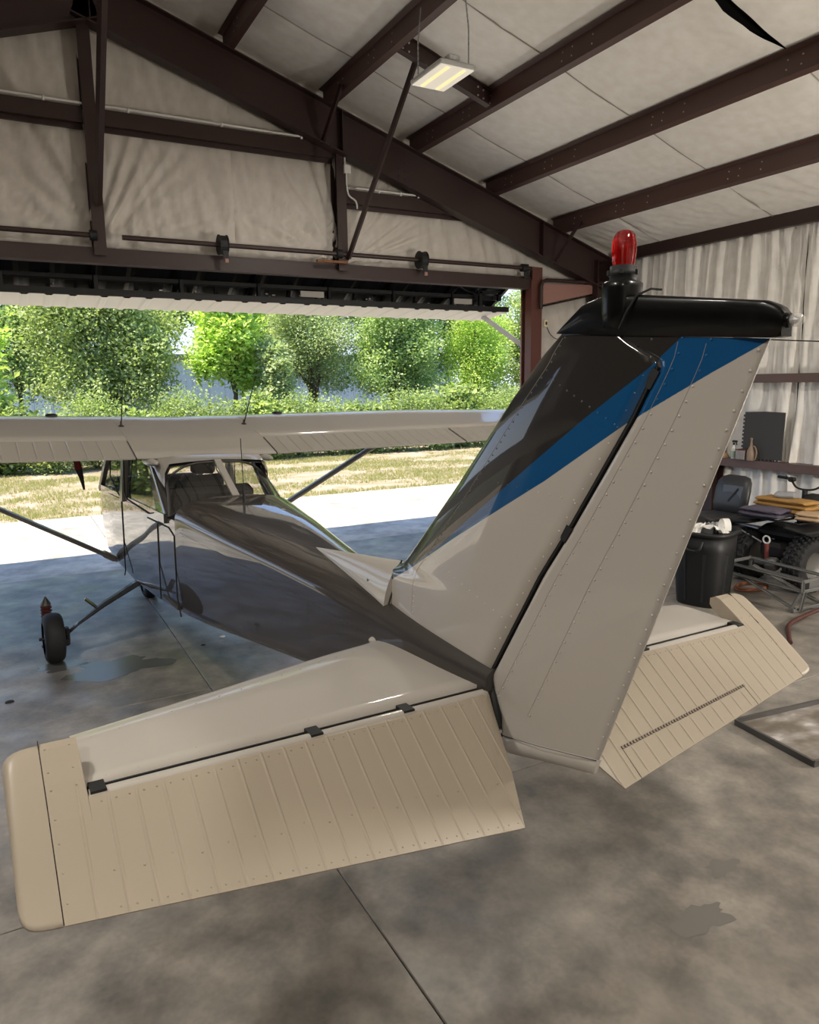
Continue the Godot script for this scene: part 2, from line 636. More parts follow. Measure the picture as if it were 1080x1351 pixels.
func z_purlin(x: float, z0: float, z1: float, h: float, fl: float, t: float, sd := 1.0) -> Sh:
	# Z section, web vertical, bottom flange towards the eave
	var s := Sh.new()
	var y := rafter_top(x)
	s.box(Vector3(x, y + h / 2, (z0 + z1) / 2), Vector3(t, h, z1 - z0))
	var tilt := Basis(Vector3.BACK, -SLOPE * 0.97 * sd)
	s.box(Vector3(x + sd * fl / 2, y + t / 2 - fl * 0.5 * SLOPE, (z0 + z1) / 2), Vector3(fl, t, z1 - z0), tilt)
	s.box(Vector3(x - sd * fl / 2, y + h + fl * 0.5 * SLOPE - t, (z0 + z1) / 2), Vector3(fl, t, z1 - z0), tilt)
	s.box(Vector3(x + sd * fl, y + 0.009 - fl * SLOPE, (z0 + z1) / 2), Vector3(t, 0.02, z1 - z0), Basis(Vector3.BACK, 0.6 * sd))
	return s

func ibeam(a: Vector3, b: Vector3, depth: float, fw: float, up: Vector3, tw := 0.012, tf := 0.016) -> Sh:
	var s := Sh.new()
	var d := (b - a).normalized()
	var side := d.cross(up).normalized()
	var u := side.cross(d).normalized()
	s.bar(a, b, tw, depth, u)
	s.bar(a + u * depth / 2, b + u * depth / 2, fw, tf, u)
	s.bar(a - u * depth / 2, b - u * depth / 2, fw, tf, u)
	return s

func frame() -> void:
	var bolt := Sh.new()
	bolt.lathe([Vector2(0.012, 0), Vector2(0.012, 0.008), Vector2(0.006, 0.011)], 6)
	var bolt_mesh := bolt.mesh()
	# rafters of the gable frame
	for sd in [1.0, -1.0]:
		var x1: float = RIDGE_X + sd * 8.0
		var d := 0.50
		var up := Vector3(sd * SLOPE, 1, 0).normalized()
		var a := Vector3(RIDGE_X, rafter_top(RIDGE_X), -9.72) - up * d * 0.5 
		var b := Vector3(x1, rafter_top(x1), -9.72) - up * d * 0.5
		var o := struct("rafter", ibeam(a, b, d, 0.2, up), M.steel, "deep dark brown steel rafter carrying the roof purlins")
		if sd > 0:
			for xx in [1.32, 4.35, 7.72]:
				var st := Sh.new()
				var pc := Vector3(xx, rafter_top(xx), -9.665) - up * d * 0.5
				st.bar(pc + Vector3(0, d * 0.5, 0), pc - Vector3(0, d * 0.5, 0), 0.012, 0.1, Vector3.BACK)
				part("stiffener", st, M.steel, o)
			var places := []
			for xx in [5.15, 5.25]:
				for q in [-0.16, -0.06, 0.06, 0.16]:
					places.append(Transform3D(Basis(Vector3.RIGHT, PI / 2), Vector3(xx, rafter_top(xx) - 0.26 + q, -9.712)))
			scatter("bolts", bolt_mesh, M.steel, places, o)
	# another frame behind the camera
	for zf in [-2.4 + 7.3]:
		for sd in [1.0, -1.0]:
			var x1: float = RIDGE_X + sd * 8.0
			var up := Vector3(sd * SLOPE, 1, 0).normalized()
			struct("rafter", ibeam(Vector3(RIDGE_X, rafter_top(RIDGE_X), zf) - up * 0.25, Vector3(x1, rafter_top(x1), zf) - up * 0.25, 0.5, 0.2, up), M.steel, "brown steel rafter behind the viewer")
	# corner and side columns
	for q in [[9.0, -9.72], [9.0, 4.9], [-6.6, -9.72], [-6.6, 4.9]]:
		struct("column", ibeam(Vector3(q[0], 0, q[1]), Vector3(q[0], rafter_top(q[0]) - 0.05, q[1]), 0.42, 0.2, Vector3.RIGHT), M.steel, "brown steel column in the hangar corner")
	struct("column", ibeam(Vector3(9.26, 0, -7.55), Vector3(9.26, 2.36, -7.55), 0.22, 0.2, Vector3.RIGHT), M.steel, "brown steel wall post at the end of the shelf rail")
	# purlins
	for sd in [1.0, -1.0]:
		for px in purlin_xs():
			var x: float = RIDGE_X + sd * (px - RIDGE_X)
			var o := struct("purlin", z_purlin(x, -9.84, BACK, 0.205, 0.065, 0.006, sd), M.steel_purlin, "brown steel roof purlin running to the door wall")
			if sd > 0:
				var places := []
				for zz in [-9.35, -9.2, -8.45, -8.3, -7.85, -6.55, -6.4, -6.1, -4.9, -4.75, -3.7]:
					for yy in [0.06, 0.14]:
						places.append(Transform3D(Basis(Vector3.BACK, PI / 2).scaled(Vector3.ONE * 0.75), Vector3(x - 0.003, rafter_top(x) + yy, zz + yy * 0.15)))
				scatter("bolts", bolt_mesh, M.bolt, places, o)
	for sd in [1.0, -1.0]:
		var x: float = RIDGE_X + sd * 8.08
		var s := Sh.new()
		s.box(Vector3(x, 4.49, 0.55), Vector3(0.008, 0.24, 20.8))
		s.box(Vector3(x + sd * 0.045, 4.375, 0.55), Vector3(0.09, 0.008, 20.8))
		s.box(Vector3(x + sd * 0.045, 4.60, 0.55), Vector3(0.09, 0.008, 20.8))
		struct("eave_strut", s, M.steel, "brown steel eave strut along the top of the side wall")
	# bridging block between two purlins and the braces down to the gable posts
	var s := Sh.new()
	var ba := Vector3(4.12, rafter_top(4.12) + 0.10, -7.83)
	var bb := Vector3(5.39, rafter_top(5.39) + 0.10, -7.83)
	s = ibeam(ba, bb, 0.17, 0.09, Vector3.UP, 0.01, 0.01)
	var o2 := struct("bridging", s, M.steel, "short brown steel bridging block between two purlins")
	var pl := []
	for k in [0.08, 0.14, 0.86, 0.92]:
		for q in [-0.045, 0.045]:
			pl.append(Transform3D(Basis(Vector3.RIGHT, PI / 2), ba.lerp(bb, k) + Vector3(0, q, 0.006)))
	scatter("bolts", bolt_mesh, M.bolt, pl, o2)
	for q in [[Vector3(4.36, 4.10, -9.72), Vector3(4.41, 5.93, -7.86)], [Vector3(1.19, 4.50, -9.72), Vector3(1.19, 7.1, -7.05)]]:
		s = Sh.new()
		var sz := 0.055 if q[0].x > 2 else 0.075
		s.bar(q[0], q[1], sz, 0.008, Vector3(0, 1, 1))
		s.bar(q[0] + Vector3(-sz / 2, 0, 0), q[1] + Vector3(-sz / 2, 0, 0), 0.008, sz, Vector3(0, 1, 1))
		struct("brace", s, M.steel, "slanting brown steel angle brace from gable post to roof")
	# flange braces from the purlins to the rafter's lower flange
	for px in [4.10, 8.01]:
		s = Sh.new()
		s.bar(Vector3(px - 0.02, rafter_top(px) + 0.06, -9.15), Vector3(px - 0.10, rafter_top(px) - 0.50, -9.66), 0.05, 0.006, Vector3(0, 0.5, 1))
		s.bar(Vector3(px - 0.045, rafter_top(px) + 0.06, -9.15), Vector3(px - 0.125, rafter_top(px) - 0.50, -9.66), 0.006, 0.05, Vector3(0, 0.5, 1))
		struct("brace", s, M.steel, "small steel flange brace between purlin and rafter")
	# gable posts, girts and header
	for px in [1.17, 4.29, -1.95]:
		struct("post", ibeam(Vector3(px, 3.95, -9.86), Vector3(px, rafter_top(px) - 0.3, -9.86), 0.2, 0.14, Vector3.BACK), M.steel, "brown steel gable post above the door header")
	for q in [[-2.8, 1.1, 5.42], [1.24, 4.22, 5.42], [4.36, 6.4, 4.86], [-7.0, -5.3, 2.4], [7.9, 9.3, 2.4]]:
		s = Sh.new()
		var cx: float = (q[0] + q[1]) / 2
		var ln: float = q[1] - q[0]
		s.box(Vector3(cx, q[2], -9.92), Vector3(ln, 0.006, 0.2))
		s.box(Vector3(cx, q[2] + 0.085, -9.82), Vector3(ln, 0.17, 0.006))
		s.box(Vector3(cx, q[2] + 0.17, -9.87), Vector3(ln, 0.006, 0.1))
		s.box(Vector3(cx, q[2] - 0.03, -9.9), Vector3(ln, 0.06, 0.02))
		struct("girt", s, M.steel, "brown steel wall girt across the gable")
	s = Sh.new()
	s.box(Vector3(1.15, 3.955, -9.83), Vector3(13.0, 0.17, 0.012))
	s.box(Vector3(1.15, 4.04, -9.9), Vector3(13.0, 0.012, 0.16))
	s.box(Vector3(1.15, 3.87, -9.9), Vector3(13.0, 0.012, 0.16))
	struct("trim", s, M.steel, "dark brown steel header beam over the door opening")
	# door jambs
	for q in [7.66, -5.34]:
		s = ibeam(Vector3(q, 0, -9.92), Vector3(q, 4.2, -9.92), 0.26, 0.2, Vector3.BACK)
		s.box(Vector3(q - 0.10, 2.0, -9.86), Vector3(0.03, 4.0, 0.16))
		struct("jamb", s, M.jamb, "reddish brown steel door jamb at the side of the opening")
	# right of the door: the ledger beam with its tapered haunch
	s = Sh.new()
	s.prism(PackedVector2Array([Vector2(7.72, 3.62), Vector2(9.25, 3.93), Vector2(9.25, 3.99), Vector2(7.72, 3.95)]), 0.01, Transform3D(Basis(), Vector3(0, 0, -9.76)))
	var hb := struct("haunch_beam", s, M.steel_light, "tapered pinkish brown steel beam between jamb and corner")
	s = Sh.new()
	s.tube([Vector3(7.69, 3.55, -9.72), Vector3(7.69, 3.9, -9.72), Vector3(7.72, 3.97, -9.72), Vector3(7.79, 4.0, -9.72), Vector3(9.25, 4.02, -9.72)], 0.03, 10)
	part("flange", s, M.steel, hb)
	s = Sh.new()
	s.bar(Vector3(7.74, 3.59, -9.86), Vector3(9.25, 3.9, -9.86), 0.2, 0.014)
	part("soffit", s, M.steel, hb)
	# side wall girts
	for q in [[2.40, 0.17], [1.20, 0.2]]:
		s = Sh.new()
		var y: float = q[0]
		var z0 := -9.6 if y > 2 else -7.62
		var ln: float = BACK - z0
		s.box(Vector3(9.31, y + 0.06, z0 + ln / 2), Vector3(0.2, 0.008, ln))
		s.box(Vector3(9.215, y + 0.005, z0 + ln / 2), Vector3(0.008, 0.11, ln))
		s.box(Vector3(9.245, y - 0.05, z0 + ln / 2), Vector3(0.06, 0.008, ln))
		if y < 2:
			s.box(Vector3(9.375, y + 0.11, z0 + ln / 2 + 0.8), Vector3(0.02, 0.09, ln - 1.6))
		struct("girt", s, M.girt, "brown steel wall girt high on the side wall" if y > 2 else "brown steel wall girt used as a shelf on the side wall")

func bifold_door() -> void:
	var d := struct_root("door_1", "open bifold hangar door folded up outside the header")
	# lower leaf: white ribbed outer sheets seen from below, on black framing
	var x0 := -5.2
	var x1 := 7.5
	var lo := func(x: float, z: float) -> Vector3: return Vector3(x, lerpf(3.548, 3.468, (-10.36 - z) / 0.69), z)
	var w := (x1 - x0) / 14.0
	for k in 14:
		var s := Sh.new()
		var r0 := PackedVector3Array()
		var r1 := PackedVector3Array()
		for q in [[0.0, 0.0], [0.04, 0.0], [0.07, -0.014], [0.13, -0.014], [0.16, 0.0], [0.34, 0.0], [0.37, -0.014], [0.43, -0.014], [0.46, 0.0], [0.64, 0.0], [0.67, -0.014], [0.73, -0.014], [0.76, 0.0], [1.004, 0.0]]:
			var x: float = x0 + (k + q[0]) * w
			r0.append(lo.call(x, -10.36) + Vector3(0, q[1], 0))
			r1.append(lo.call(x, -11.05) + Vector3(0, q[1], 0))
		s.loft([r0, r1], false)
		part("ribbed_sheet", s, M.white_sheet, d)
		# upper leaf sheets, coloured dark to stand for shade inside the fold
		s = Sh.new()
		r0 = PackedVector3Array()
		r1 = PackedVector3Array()
		for q in [[0.0, 0.0], [0.07, 0.03], [0.13, 0.03], [0.2, 0.0], [0.45, 0.0], [0.52, 0.03], [0.58, 0.03], [0.65, 0.0], [1.004, 0.0]]:
			var x: float = x0 + (k + q[0]) * w
			r0.append(Vector3(x, 4.12 + q[1], -10.12))
			r1.append(Vector3(x, 3.60 + q[1], -11.12))
		s.loft([r0, r1], false)
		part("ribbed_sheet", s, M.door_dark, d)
	# frames
	for z in [-10.36, -10.7, -11.0]:
		var s := Sh.new()
		s.bar(Vector3(x0, 3.59 - 0.08 * (-10.36 - z), z), Vector3(x1, 3.59 - 0.08 * (-10.36 - z), z), 0.06, 0.08)
		part("rail", s, M.black, d)
		s = Sh.new()
		s.bar(Vector3(x0, 4.06 + (z + 10.1) * 0.45, z + 0.14), Vector3(x1, 4.06 + (z + 10.1) * 0.45, z + 0.14), 0.05, 0.07)
		part("rail", s, M.black, d)
	var s := Sh.new()
	s.bar(Vector3(x0, 3.78, -10.42), Vector3(x1 - 0.75, 3.78, -10.42), 0.05, 0.05)
	part("rail", s, M.black, d)
	for k in 13:
		var x := x0 + (x1 - x0) * k / 12.0
		s = Sh.new()
		s.bar(Vector3(x, 3.59, -10.36), Vector3(x, 3.54, -11.0), 0.05, 0.07)
		part("crossbar", s, M.black, d)
		s = Sh.new()
		s.bar(Vector3(x, 4.05, -10.2), Vector3(x, 3.62, -11.0), 0.05, 0.07)
		part("crossbar", s, M.black, d)
		if k < 12:
			s = Sh.new()
			s.bar(Vector3(x, 3.62, -10.4), Vector3(x, 3.8, -10.4), 0.05, 0.05)
			part("upright", s, M.black, d)
			s = Sh.new()
			s.bar(Vector3(x + 0.53, 3.62, -10.7), Vector3(x + 0.53, 3.85, -10.6), 0.05, 0.05)
			part("upright", s, M.black, d)
	# clips catching light in the folded leaf
	var clip := Sh.new()
	clip.box(Vector3.ZERO, Vector3(0.03, 0.02, 0.05), Basis(), 0.004)
	var pl := []
	for k in 60:
		pl.append(Transform3D(Basis(Vector3.UP, rng.randf() * 3), Vector3(rng.randf_range(x0, x1 - 0.3), 3.66 + rng.randf() * 0.03, rng.randf_range(-10.95, -10.5))))
	scatter("clips", clip.mesh(), M.alloy, pl, d)
	# open end frame and pale plates
	for q in [[4.05, 0.36], [6.62, 0.34]]:
		s = Sh.new()
		s.box(Vector3(q[0], 3.69, -10.36), Vector3(q[1], 0.085, 0.02), Basis(), 0.004)
		part("plate", s, M.plate, d)
	for q in [[Vector3(6.95, 3.6, -10.36), Vector3(6.95, 3.86, -10.36)], [Vector3(7.32, 3.72, -10.36), Vector3(7.32, 3.86, -10.36)], [Vector3(6.9, 3.85, -10.36), Vector3(7.34, 3.85, -10.36)]]:
		s = Sh.new()
		s.bar(q[0], q[1], 0.05, 0.045, Vector3.BACK)
		part("end_frame", s, M.black, d)
	s = Sh.new()
	s.bar(Vector3(7.2, 3.50, -10.66), Vector3(7.72, 2.93, -10.08), 0.05, 0.075)
	part("side_arm", s, M.alloy_pale, d)
	s = Sh.new()
	s.tube([Vector3(6.1, 3.92, -10.05), Vector3(6.3, 3.94, -10.1), Vector3(6.6, 3.85, -10.25), Vector3(6.95, 3.8, -10.36)], 0.012, 6)
	part("cable", s, M.black, d)
	# lift shaft on the header, with its strap drums
	s = Sh.new()
	s.tube([Vector3(1.42, 4.165, -9.74), Vector3(7.5, 4.165, -9.74)], 0.03, 12)
	part("lift_shaft", s, M.steel, d)
	s = Sh.new()
	s.tube([Vector3(-5.2, 4.165, -9.74), Vector3(1.1, 4.165, -9.74)], 0.03, 12)
	part("lift_shaft", s, M.steel, d)
	for x in [2.62, 5.52, -0.9, -3.8]:
		s = Sh.new()
		s.lathe([Vector2(0.03, -0.055), Vector2(0.125, -0.055), Vector2(0.125, -0.045), Vector2(0.115, -0.04), Vector2(0.115, 0.04), Vector2(0.125, 0.045), Vector2(0.125, 0.055), Vector2(0.03, 0.055)], 20, Transform3D(Basis(Vector3.BACK, PI / 2), Vector3(x, 4.165, -9.74)))
		var dr := part("strap_drum", s, M.black, d)
		s = Sh.new()
		s.bar(Vector3(x + 0.01, 4.16, -9.66), Vector3(x + 0.02, 3.95, -9.66), 0.07, 0.008, Vector3.BACK)
		part("strap", s, M.black, dr)
		s = Sh.new()
		s.box(Vector3(x + 0.02, 3.965, -9.66), Vector3(0.05, 0.05, 0.03), Basis(), 0.006)
		part("buckle", s, M.steel_light, dr)
	for x in [4.29, 7.42, 1.17]:
		s = Sh.new()
		s.box(Vector3(x, 4.12, -9.76), Vector3(0.09, 0.22, 0.012))
		s.lathe([Vector2(0.03, -0.04), Vector2(0.06, -0.04), Vector2(0.06, 0.04), Vector2(0.03, 0.04)], 14, Transform3D(Basis(Vector3.BACK, PI / 2), Vector3(x - 0.07, 4.165, -9.74)))
		part("bearing", s, M.black, d)
	s = Sh.new()
	s.box(Vector3(4.1, 4.05, -9.7), Vector3(0.45, 0.03, 0.05))
	part("timber_block", s, M.wood, d)

func highbay(at: Vector3, label: String, group: String, energy: float) -> void:
	var t := thing("high_bay_light", label, "light", at, 0.0, group)
	var s := Sh.new()
	s.box(Vector3(0, 0.03, 0), Vector3(0.40, 0.045, 0.60), Basis(), 0.012)
	part("housing", s, M.lamp_body, t)
	s = Sh.new()
	s.box(Vector3(0, 0.095, 0.12), Vector3(0.13, 0.085, 0.22), Basis(), 0.01)
	part("driver_box", s, M.lamp_body, t)
	s = Sh.new()
	s.box(Vector3(0, 0.003, 0), Vector3(0.37, 0.008, 0.56))
	part("lamp_panel", s, M.lamp_glow, t)
	for q in [[-0.09, 0.0], [0.09, 0.0]]:
		s = Sh.new()
		s.box(Vector3(q[0], -0.003, 0), Vector3(0.045, 0.006, 0.52), Basis(), 0.002)
		part("led_strip", s, M.lamp_led, t)
	var top := 5.98 - at.y + (0.08 if absf(at.x - 4.08) < 0.1 else 0.0)
	for q in [[-0.12, -0.27], [0.15, 0.24]]:
		s = Sh.new()
		var y := 0.06
		var k := 0
		while y < top:
			var c := Vector3(q[0] * minf(1.0, 0.35 + 0.65 * (1.0 - y / top) + 0.35), y, q[1])
			s.box(c, Vector3(0.014, 0.03, 0.005) if k % 2 == 0 else Vector3(0.005, 0.03, 0.014))
			y += 0.024
			k += 1
		part("chain", s, M.alloy, t)
	var l := AreaLight3D.new()
	l.name = "lamp_glow"
	l.position = Vector3(0, -0.012, 0)
	l.rotation.x = -PI / 2
	l.light_color = Color(1.0, 0.975, 0.935)
	l.light_energy = energy
	l.area_size = Vector2(0.37, 0.56)
	l.area_range = 40.0
	l.area_attenuation = 2.0
	l.shadow_enabled = true
	t.add_child(l)

func lamps() -> void:
	highbay(Vector3(4.08, 5.35, -6.75), "lit white panel light on chains under the brown roof purlins", "", 5.0)
	for q in [[4.08, 0.2], [4.08, 6.8], [-1.7, -3.2], [-1.7, 2.2], [-1.7, 7.5]]:
		highbay(Vector3(q[0], 5.35, q[1]), "panel light of the rows hung farther back in the hangar", "panel lights behind the viewer", 10.0)
	# added fill lamp on a tripod, unseen beside the viewer, brightens the ceiling
	var t := thing("added_fill_lamp", "unseen tripod fill lamp added beside the viewer to brighten the ceiling", "lamp", Vector3(7.7, 0, -0.7))
	var s := Sh.new().smooth(true)
	for k in 3:
		var a := TAU * k / 3
		s = Sh.new().smooth(true)
		s.tube([Vector3(0, 0.75, 0), Vector3(cos(a) * 0.45, 0.0, sin(a) * 0.45)], 0.014, 8)
		part("leg", s, M.black, t)
	s = Sh.new().smooth(true)
	s.tube([Vector3(0, 0.7, 0), Vector3(0, 1.62, 0)], 0.018, 10)
	part("pole", s, M.black, t)
	s = Sh.new().smooth(true)
	s.ball(Vector3(0, 1.78, 0), Vector3.ONE * 0.17)
	part("fill_globe", s, M.lamp_glow, t)
	var l := OmniLight3D.new()
	l.name = "fill_light"
	l.position = Vector3(0, 1.78, 0)
	l.light_color = Color(1.0, 0.975, 0.94)
	l.light_energy = 8.0
	l.light_size = 0.15
	l.omni_range = 40.0
	l.omni_attenuation = 2.0
	l.shadow_enabled = true
	t.add_child(l)

# ---------- the aircraft, in its own axes: x right, y up, nose along -z, origin under the elevator hinge
func pl(table: Array, x: float) -> float:   # piecewise linear through [x, y] pairs of rising x
	if x <= table[0][0]:
		var a: Array = table[0]
		var b: Array = table[1]
		return a[1] + (x - a[0]) * (b[1] - a[1]) / (b[0] - a[0])
	for i in table.size() - 1:
		if x <= table[i + 1][0] or i == table.size() - 2:
			var a: Array = table[i]
			var b: Array = table[i + 1]
			return a[1] + (x - a[0]) * (b[1] - a[1]) / (b[0] - a[0])
	return 0.0

var HULL_W := [[-7.0, 0.40], [-6.6, 0.46], [-6.1, 0.51], [-5.5, 0.53], [-4.8, 0.52], [-4.0, 0.50], [-3.25, 0.465], [-2.5, 0.375], [-1.8, 0.275], [-0.8, 0.158], [-0.3, 0.122], [0.0, 0.085]]
var HULL_T := [[-7.0, 1.34], [-6.1, 1.46], [-3.25, 1.575], [-2.5, 1.51], [-1.8, 1.44], [-0.8, 1.352], [0.0, 1.275]]
var HULL_S := [[-7.0, 1.20], [-6.1, 1.34], [-3.25, 1.42], [-2.5, 1.375], [-1.8, 1.335], [-0.8, 1.265], [0.0, 1.20]]
var HULL_B := [[-7.0, 0.76], [-6.1, 0.62], [-4.8, 0.58], [-4.0, 0.61], [-2.9, 0.69], [-1.6, 0.82], [-0.8, 0.93], [0.0, 1.03]]

func hull_ring(z: float, grow := 0.0) -> PackedVector3Array:
	var w := pl(HULL_W, z) + grow
	var t := pl(HULL_T, z) + grow
	var s := pl(HULL_S, z)
	var b := pl(HULL_B, z) - grow
	var half := []
	for k in 9:
		var a := PI / 2 * k / 8
		half.append(Vector3(w * pow(sin(a), 0.62), s + (t - s) * pow(maxf(cos(a), 0.0), 0.85), z))
	var mid := lerpf(s, b, 0.5)
	half.append(Vector3(w * 1.0, mid, z))
	var bc := b + minf(0.10, (s - b) * 0.25)
	for k in 6:
		var a := PI / 2 * k / 5
		half.append(Vector3(w * (0.70 + 0.24 * cos(a)), bc - (bc - b) * sin(a), z))
	half.append(Vector3(0, b, z))
	var r := PackedVector3Array()
	for q in half:
		r.append(q)
	for i in range(half.size() - 2, 0, -1):
		r.append(Vector3(-half[i].x, half[i].y, z))
	return r

const FIN_LE := [[1.00, -1.10], [1.49, -0.95], [1.549, -0.755], [1.585, -0.712], [1.972, -0.319], [2.324, 0.016], [2.485, 0.185], [2.557, 0.278], [2.66, 0.40]]
const FIN_H := [[1.00, -0.175], [1.228, -0.035], [1.708, 0.244], [1.903, 0.379], [2.28, 0.62], [2.454, 0.714], [2.53, 0.564], [2.60, 0.43]]
func fin_te(y: float) -> float:
	return 0.533 + (y - 1.112) * 0.366
func fin_half(y: float, z: float) -> float:
	var le := pl(FIN_LE, y)
	var c := fin_te(y) - le
	var x := clampf((z - le) / c, 0.0, 1.0)
	var tc := 0.085
	return maxf(5.0 * tc * c * (0.2969 * sqrt(x) - 0.126 * x - 0.3516 * x * x + 0.2843 * x * x * x - 0.1036 * x * x * x * x), 0.002)

func fin_image() -> ImageTexture:
	var wd := 1536
	var hg := 1320
	var lo := [[-0.9, 1.40], [-0.3, 1.742], [0.26, 2.052], [0.61, 2.268], [0.88, 2.412], [1.03, 2.488], [1.2, 2.57]]
	var up := [[-0.9, 1.40], [-0.34, 1.735], [-0.22, 1.822], [0.14, 2.072], [0.43, 2.272], [0.68, 2.432], [0.79, 2.52], [1.2, 2.85]]
	var out := PackedByteArray()
	out.resize(wd * hg * 3)
	var l := PackedFloat32Array()
	var u := PackedFloat32Array()
	for i in wd:
		var z := -0.9 + 2.1 * (i + 0.5) / wd
		l.append(pl(lo, z)); u.append(pl(up, z))
	for j in hg:
		var y := 2.7 - 1.8 * (j + 0.5) / hg
		for i in wd:
			var k := (j * wd + i) * 3
			var c: Color = M.cream.albedo_color
			if y > l[i]:
				c = Color8(40, 38, 36) if y > u[i] else Color8(14, 72, 118)
			out[k] = c.r8; out[k + 1] = c.g8; out[k + 2] = c.b8
	return ImageTexture.create_from_image(Image.create_from_data(wd, hg, false, Image.FORMAT_RGB8, out))

func fin_uv(v: Vector3) -> Vector2:
	return Vector2((v.z + 0.9) / 2.1, (2.7 - v.y) / 1.8)

func uv_loft(s: Sh, rings: Array, closed: bool) -> void:
	for i in rings.size() - 1:
		var r: PackedVector3Array = rings[i]
		var t: PackedVector3Array = rings[i + 1]
		var m := r.size()
		for j in (m if closed else m - 1):
			var k := (j + 1) % m
			for v in [r[j], r[k], t[k], r[j], t[k], t[j]]:
				s.p(v, fin_uv(v))

var rivet_mesh: Mesh

func zone_rivets(pts: Array, parent: Node3D, size: float) -> void:   # rivets wear the paint they sit in
	var lo := [[-0.9, 1.40], [-0.3, 1.742], [0.26, 2.052], [0.61, 2.268], [0.88, 2.412], [1.03, 2.488], [1.2, 2.57]]
	var up := [[-0.9, 1.40], [-0.34, 1.735], [-0.22, 1.822], [0.14, 2.072], [0.43, 2.272], [0.68, 2.432], [0.79, 2.52], [1.2, 2.85]]
	var z := [[], [], []]
	for q in pts:
		z[0 if q.y < pl(lo, q.z) else (2 if q.y > pl(up, q.z) else 1)].append(q)
	for k in 3:
		if z[k].size():
			rivets("rivet_rows", z[k], Vector3.LEFT, [M.rivet_fin, M.rivet_blue, M.rivet_dark][k], parent, size)

func rivets(called: String, pts: Array, n: Vector3, material: Material, parent: Node3D, size := 1.0) -> void:
	var w := []
	var b := Basis(Quaternion(Vector3.UP, n.normalized())).scaled(Vector3.ONE * size)
	for q in pts:
		w.append(Transform3D(b, q))
	scatter(called, rivet_mesh, material, w, parent)

func line_pts(a: Vector3, b: Vector3, step: float) -> Array:
	var n := maxi(1, int((b - a).length() / step))
	var o := []
	for i in n + 1:
		o.append(a.lerp(b, float(i) / n))
	return o

# elevator: hinge line along x at y = HS; u runs aft along the drooped chord
const HS := 1.166
const DROOP := 0.5649
func elev_te(x: float) -> float:
	var ax := absf(x)
	if ax < 0.244:
		return pl([[0.084, 0.05], [0.159, 0.297], [0.244, 0.521]], ax)
	return pl([[0.244, 0.521], [1.65, 0.333], [1.76, 0.318]], ax)
func elev_front(x: float) -> float:
	return -0.022 if absf(x) < 1.552 else -0.225
func elev_xf() -> Transform3D:   # local x, height over the chord plane, u aft
	return Transform3D(Basis(Vector3.RIGHT, DROOP), Vector3(0, HS, 0))

func elev_half(x: float, u: float, te: float) -> float:
	var f := elev_front(x)
	var h := 0.034 * (1.0 - clampf(u / maxf(te, 0.05), 0.0, 1.0)) + 0.003
	var nose := clampf((u - f) / 0.05, 0.0, 1.0)
	return h * sqrt(maxf(1.0 - (1.0 - nose) * (1.0 - nose), 0.0)) + 0.0005

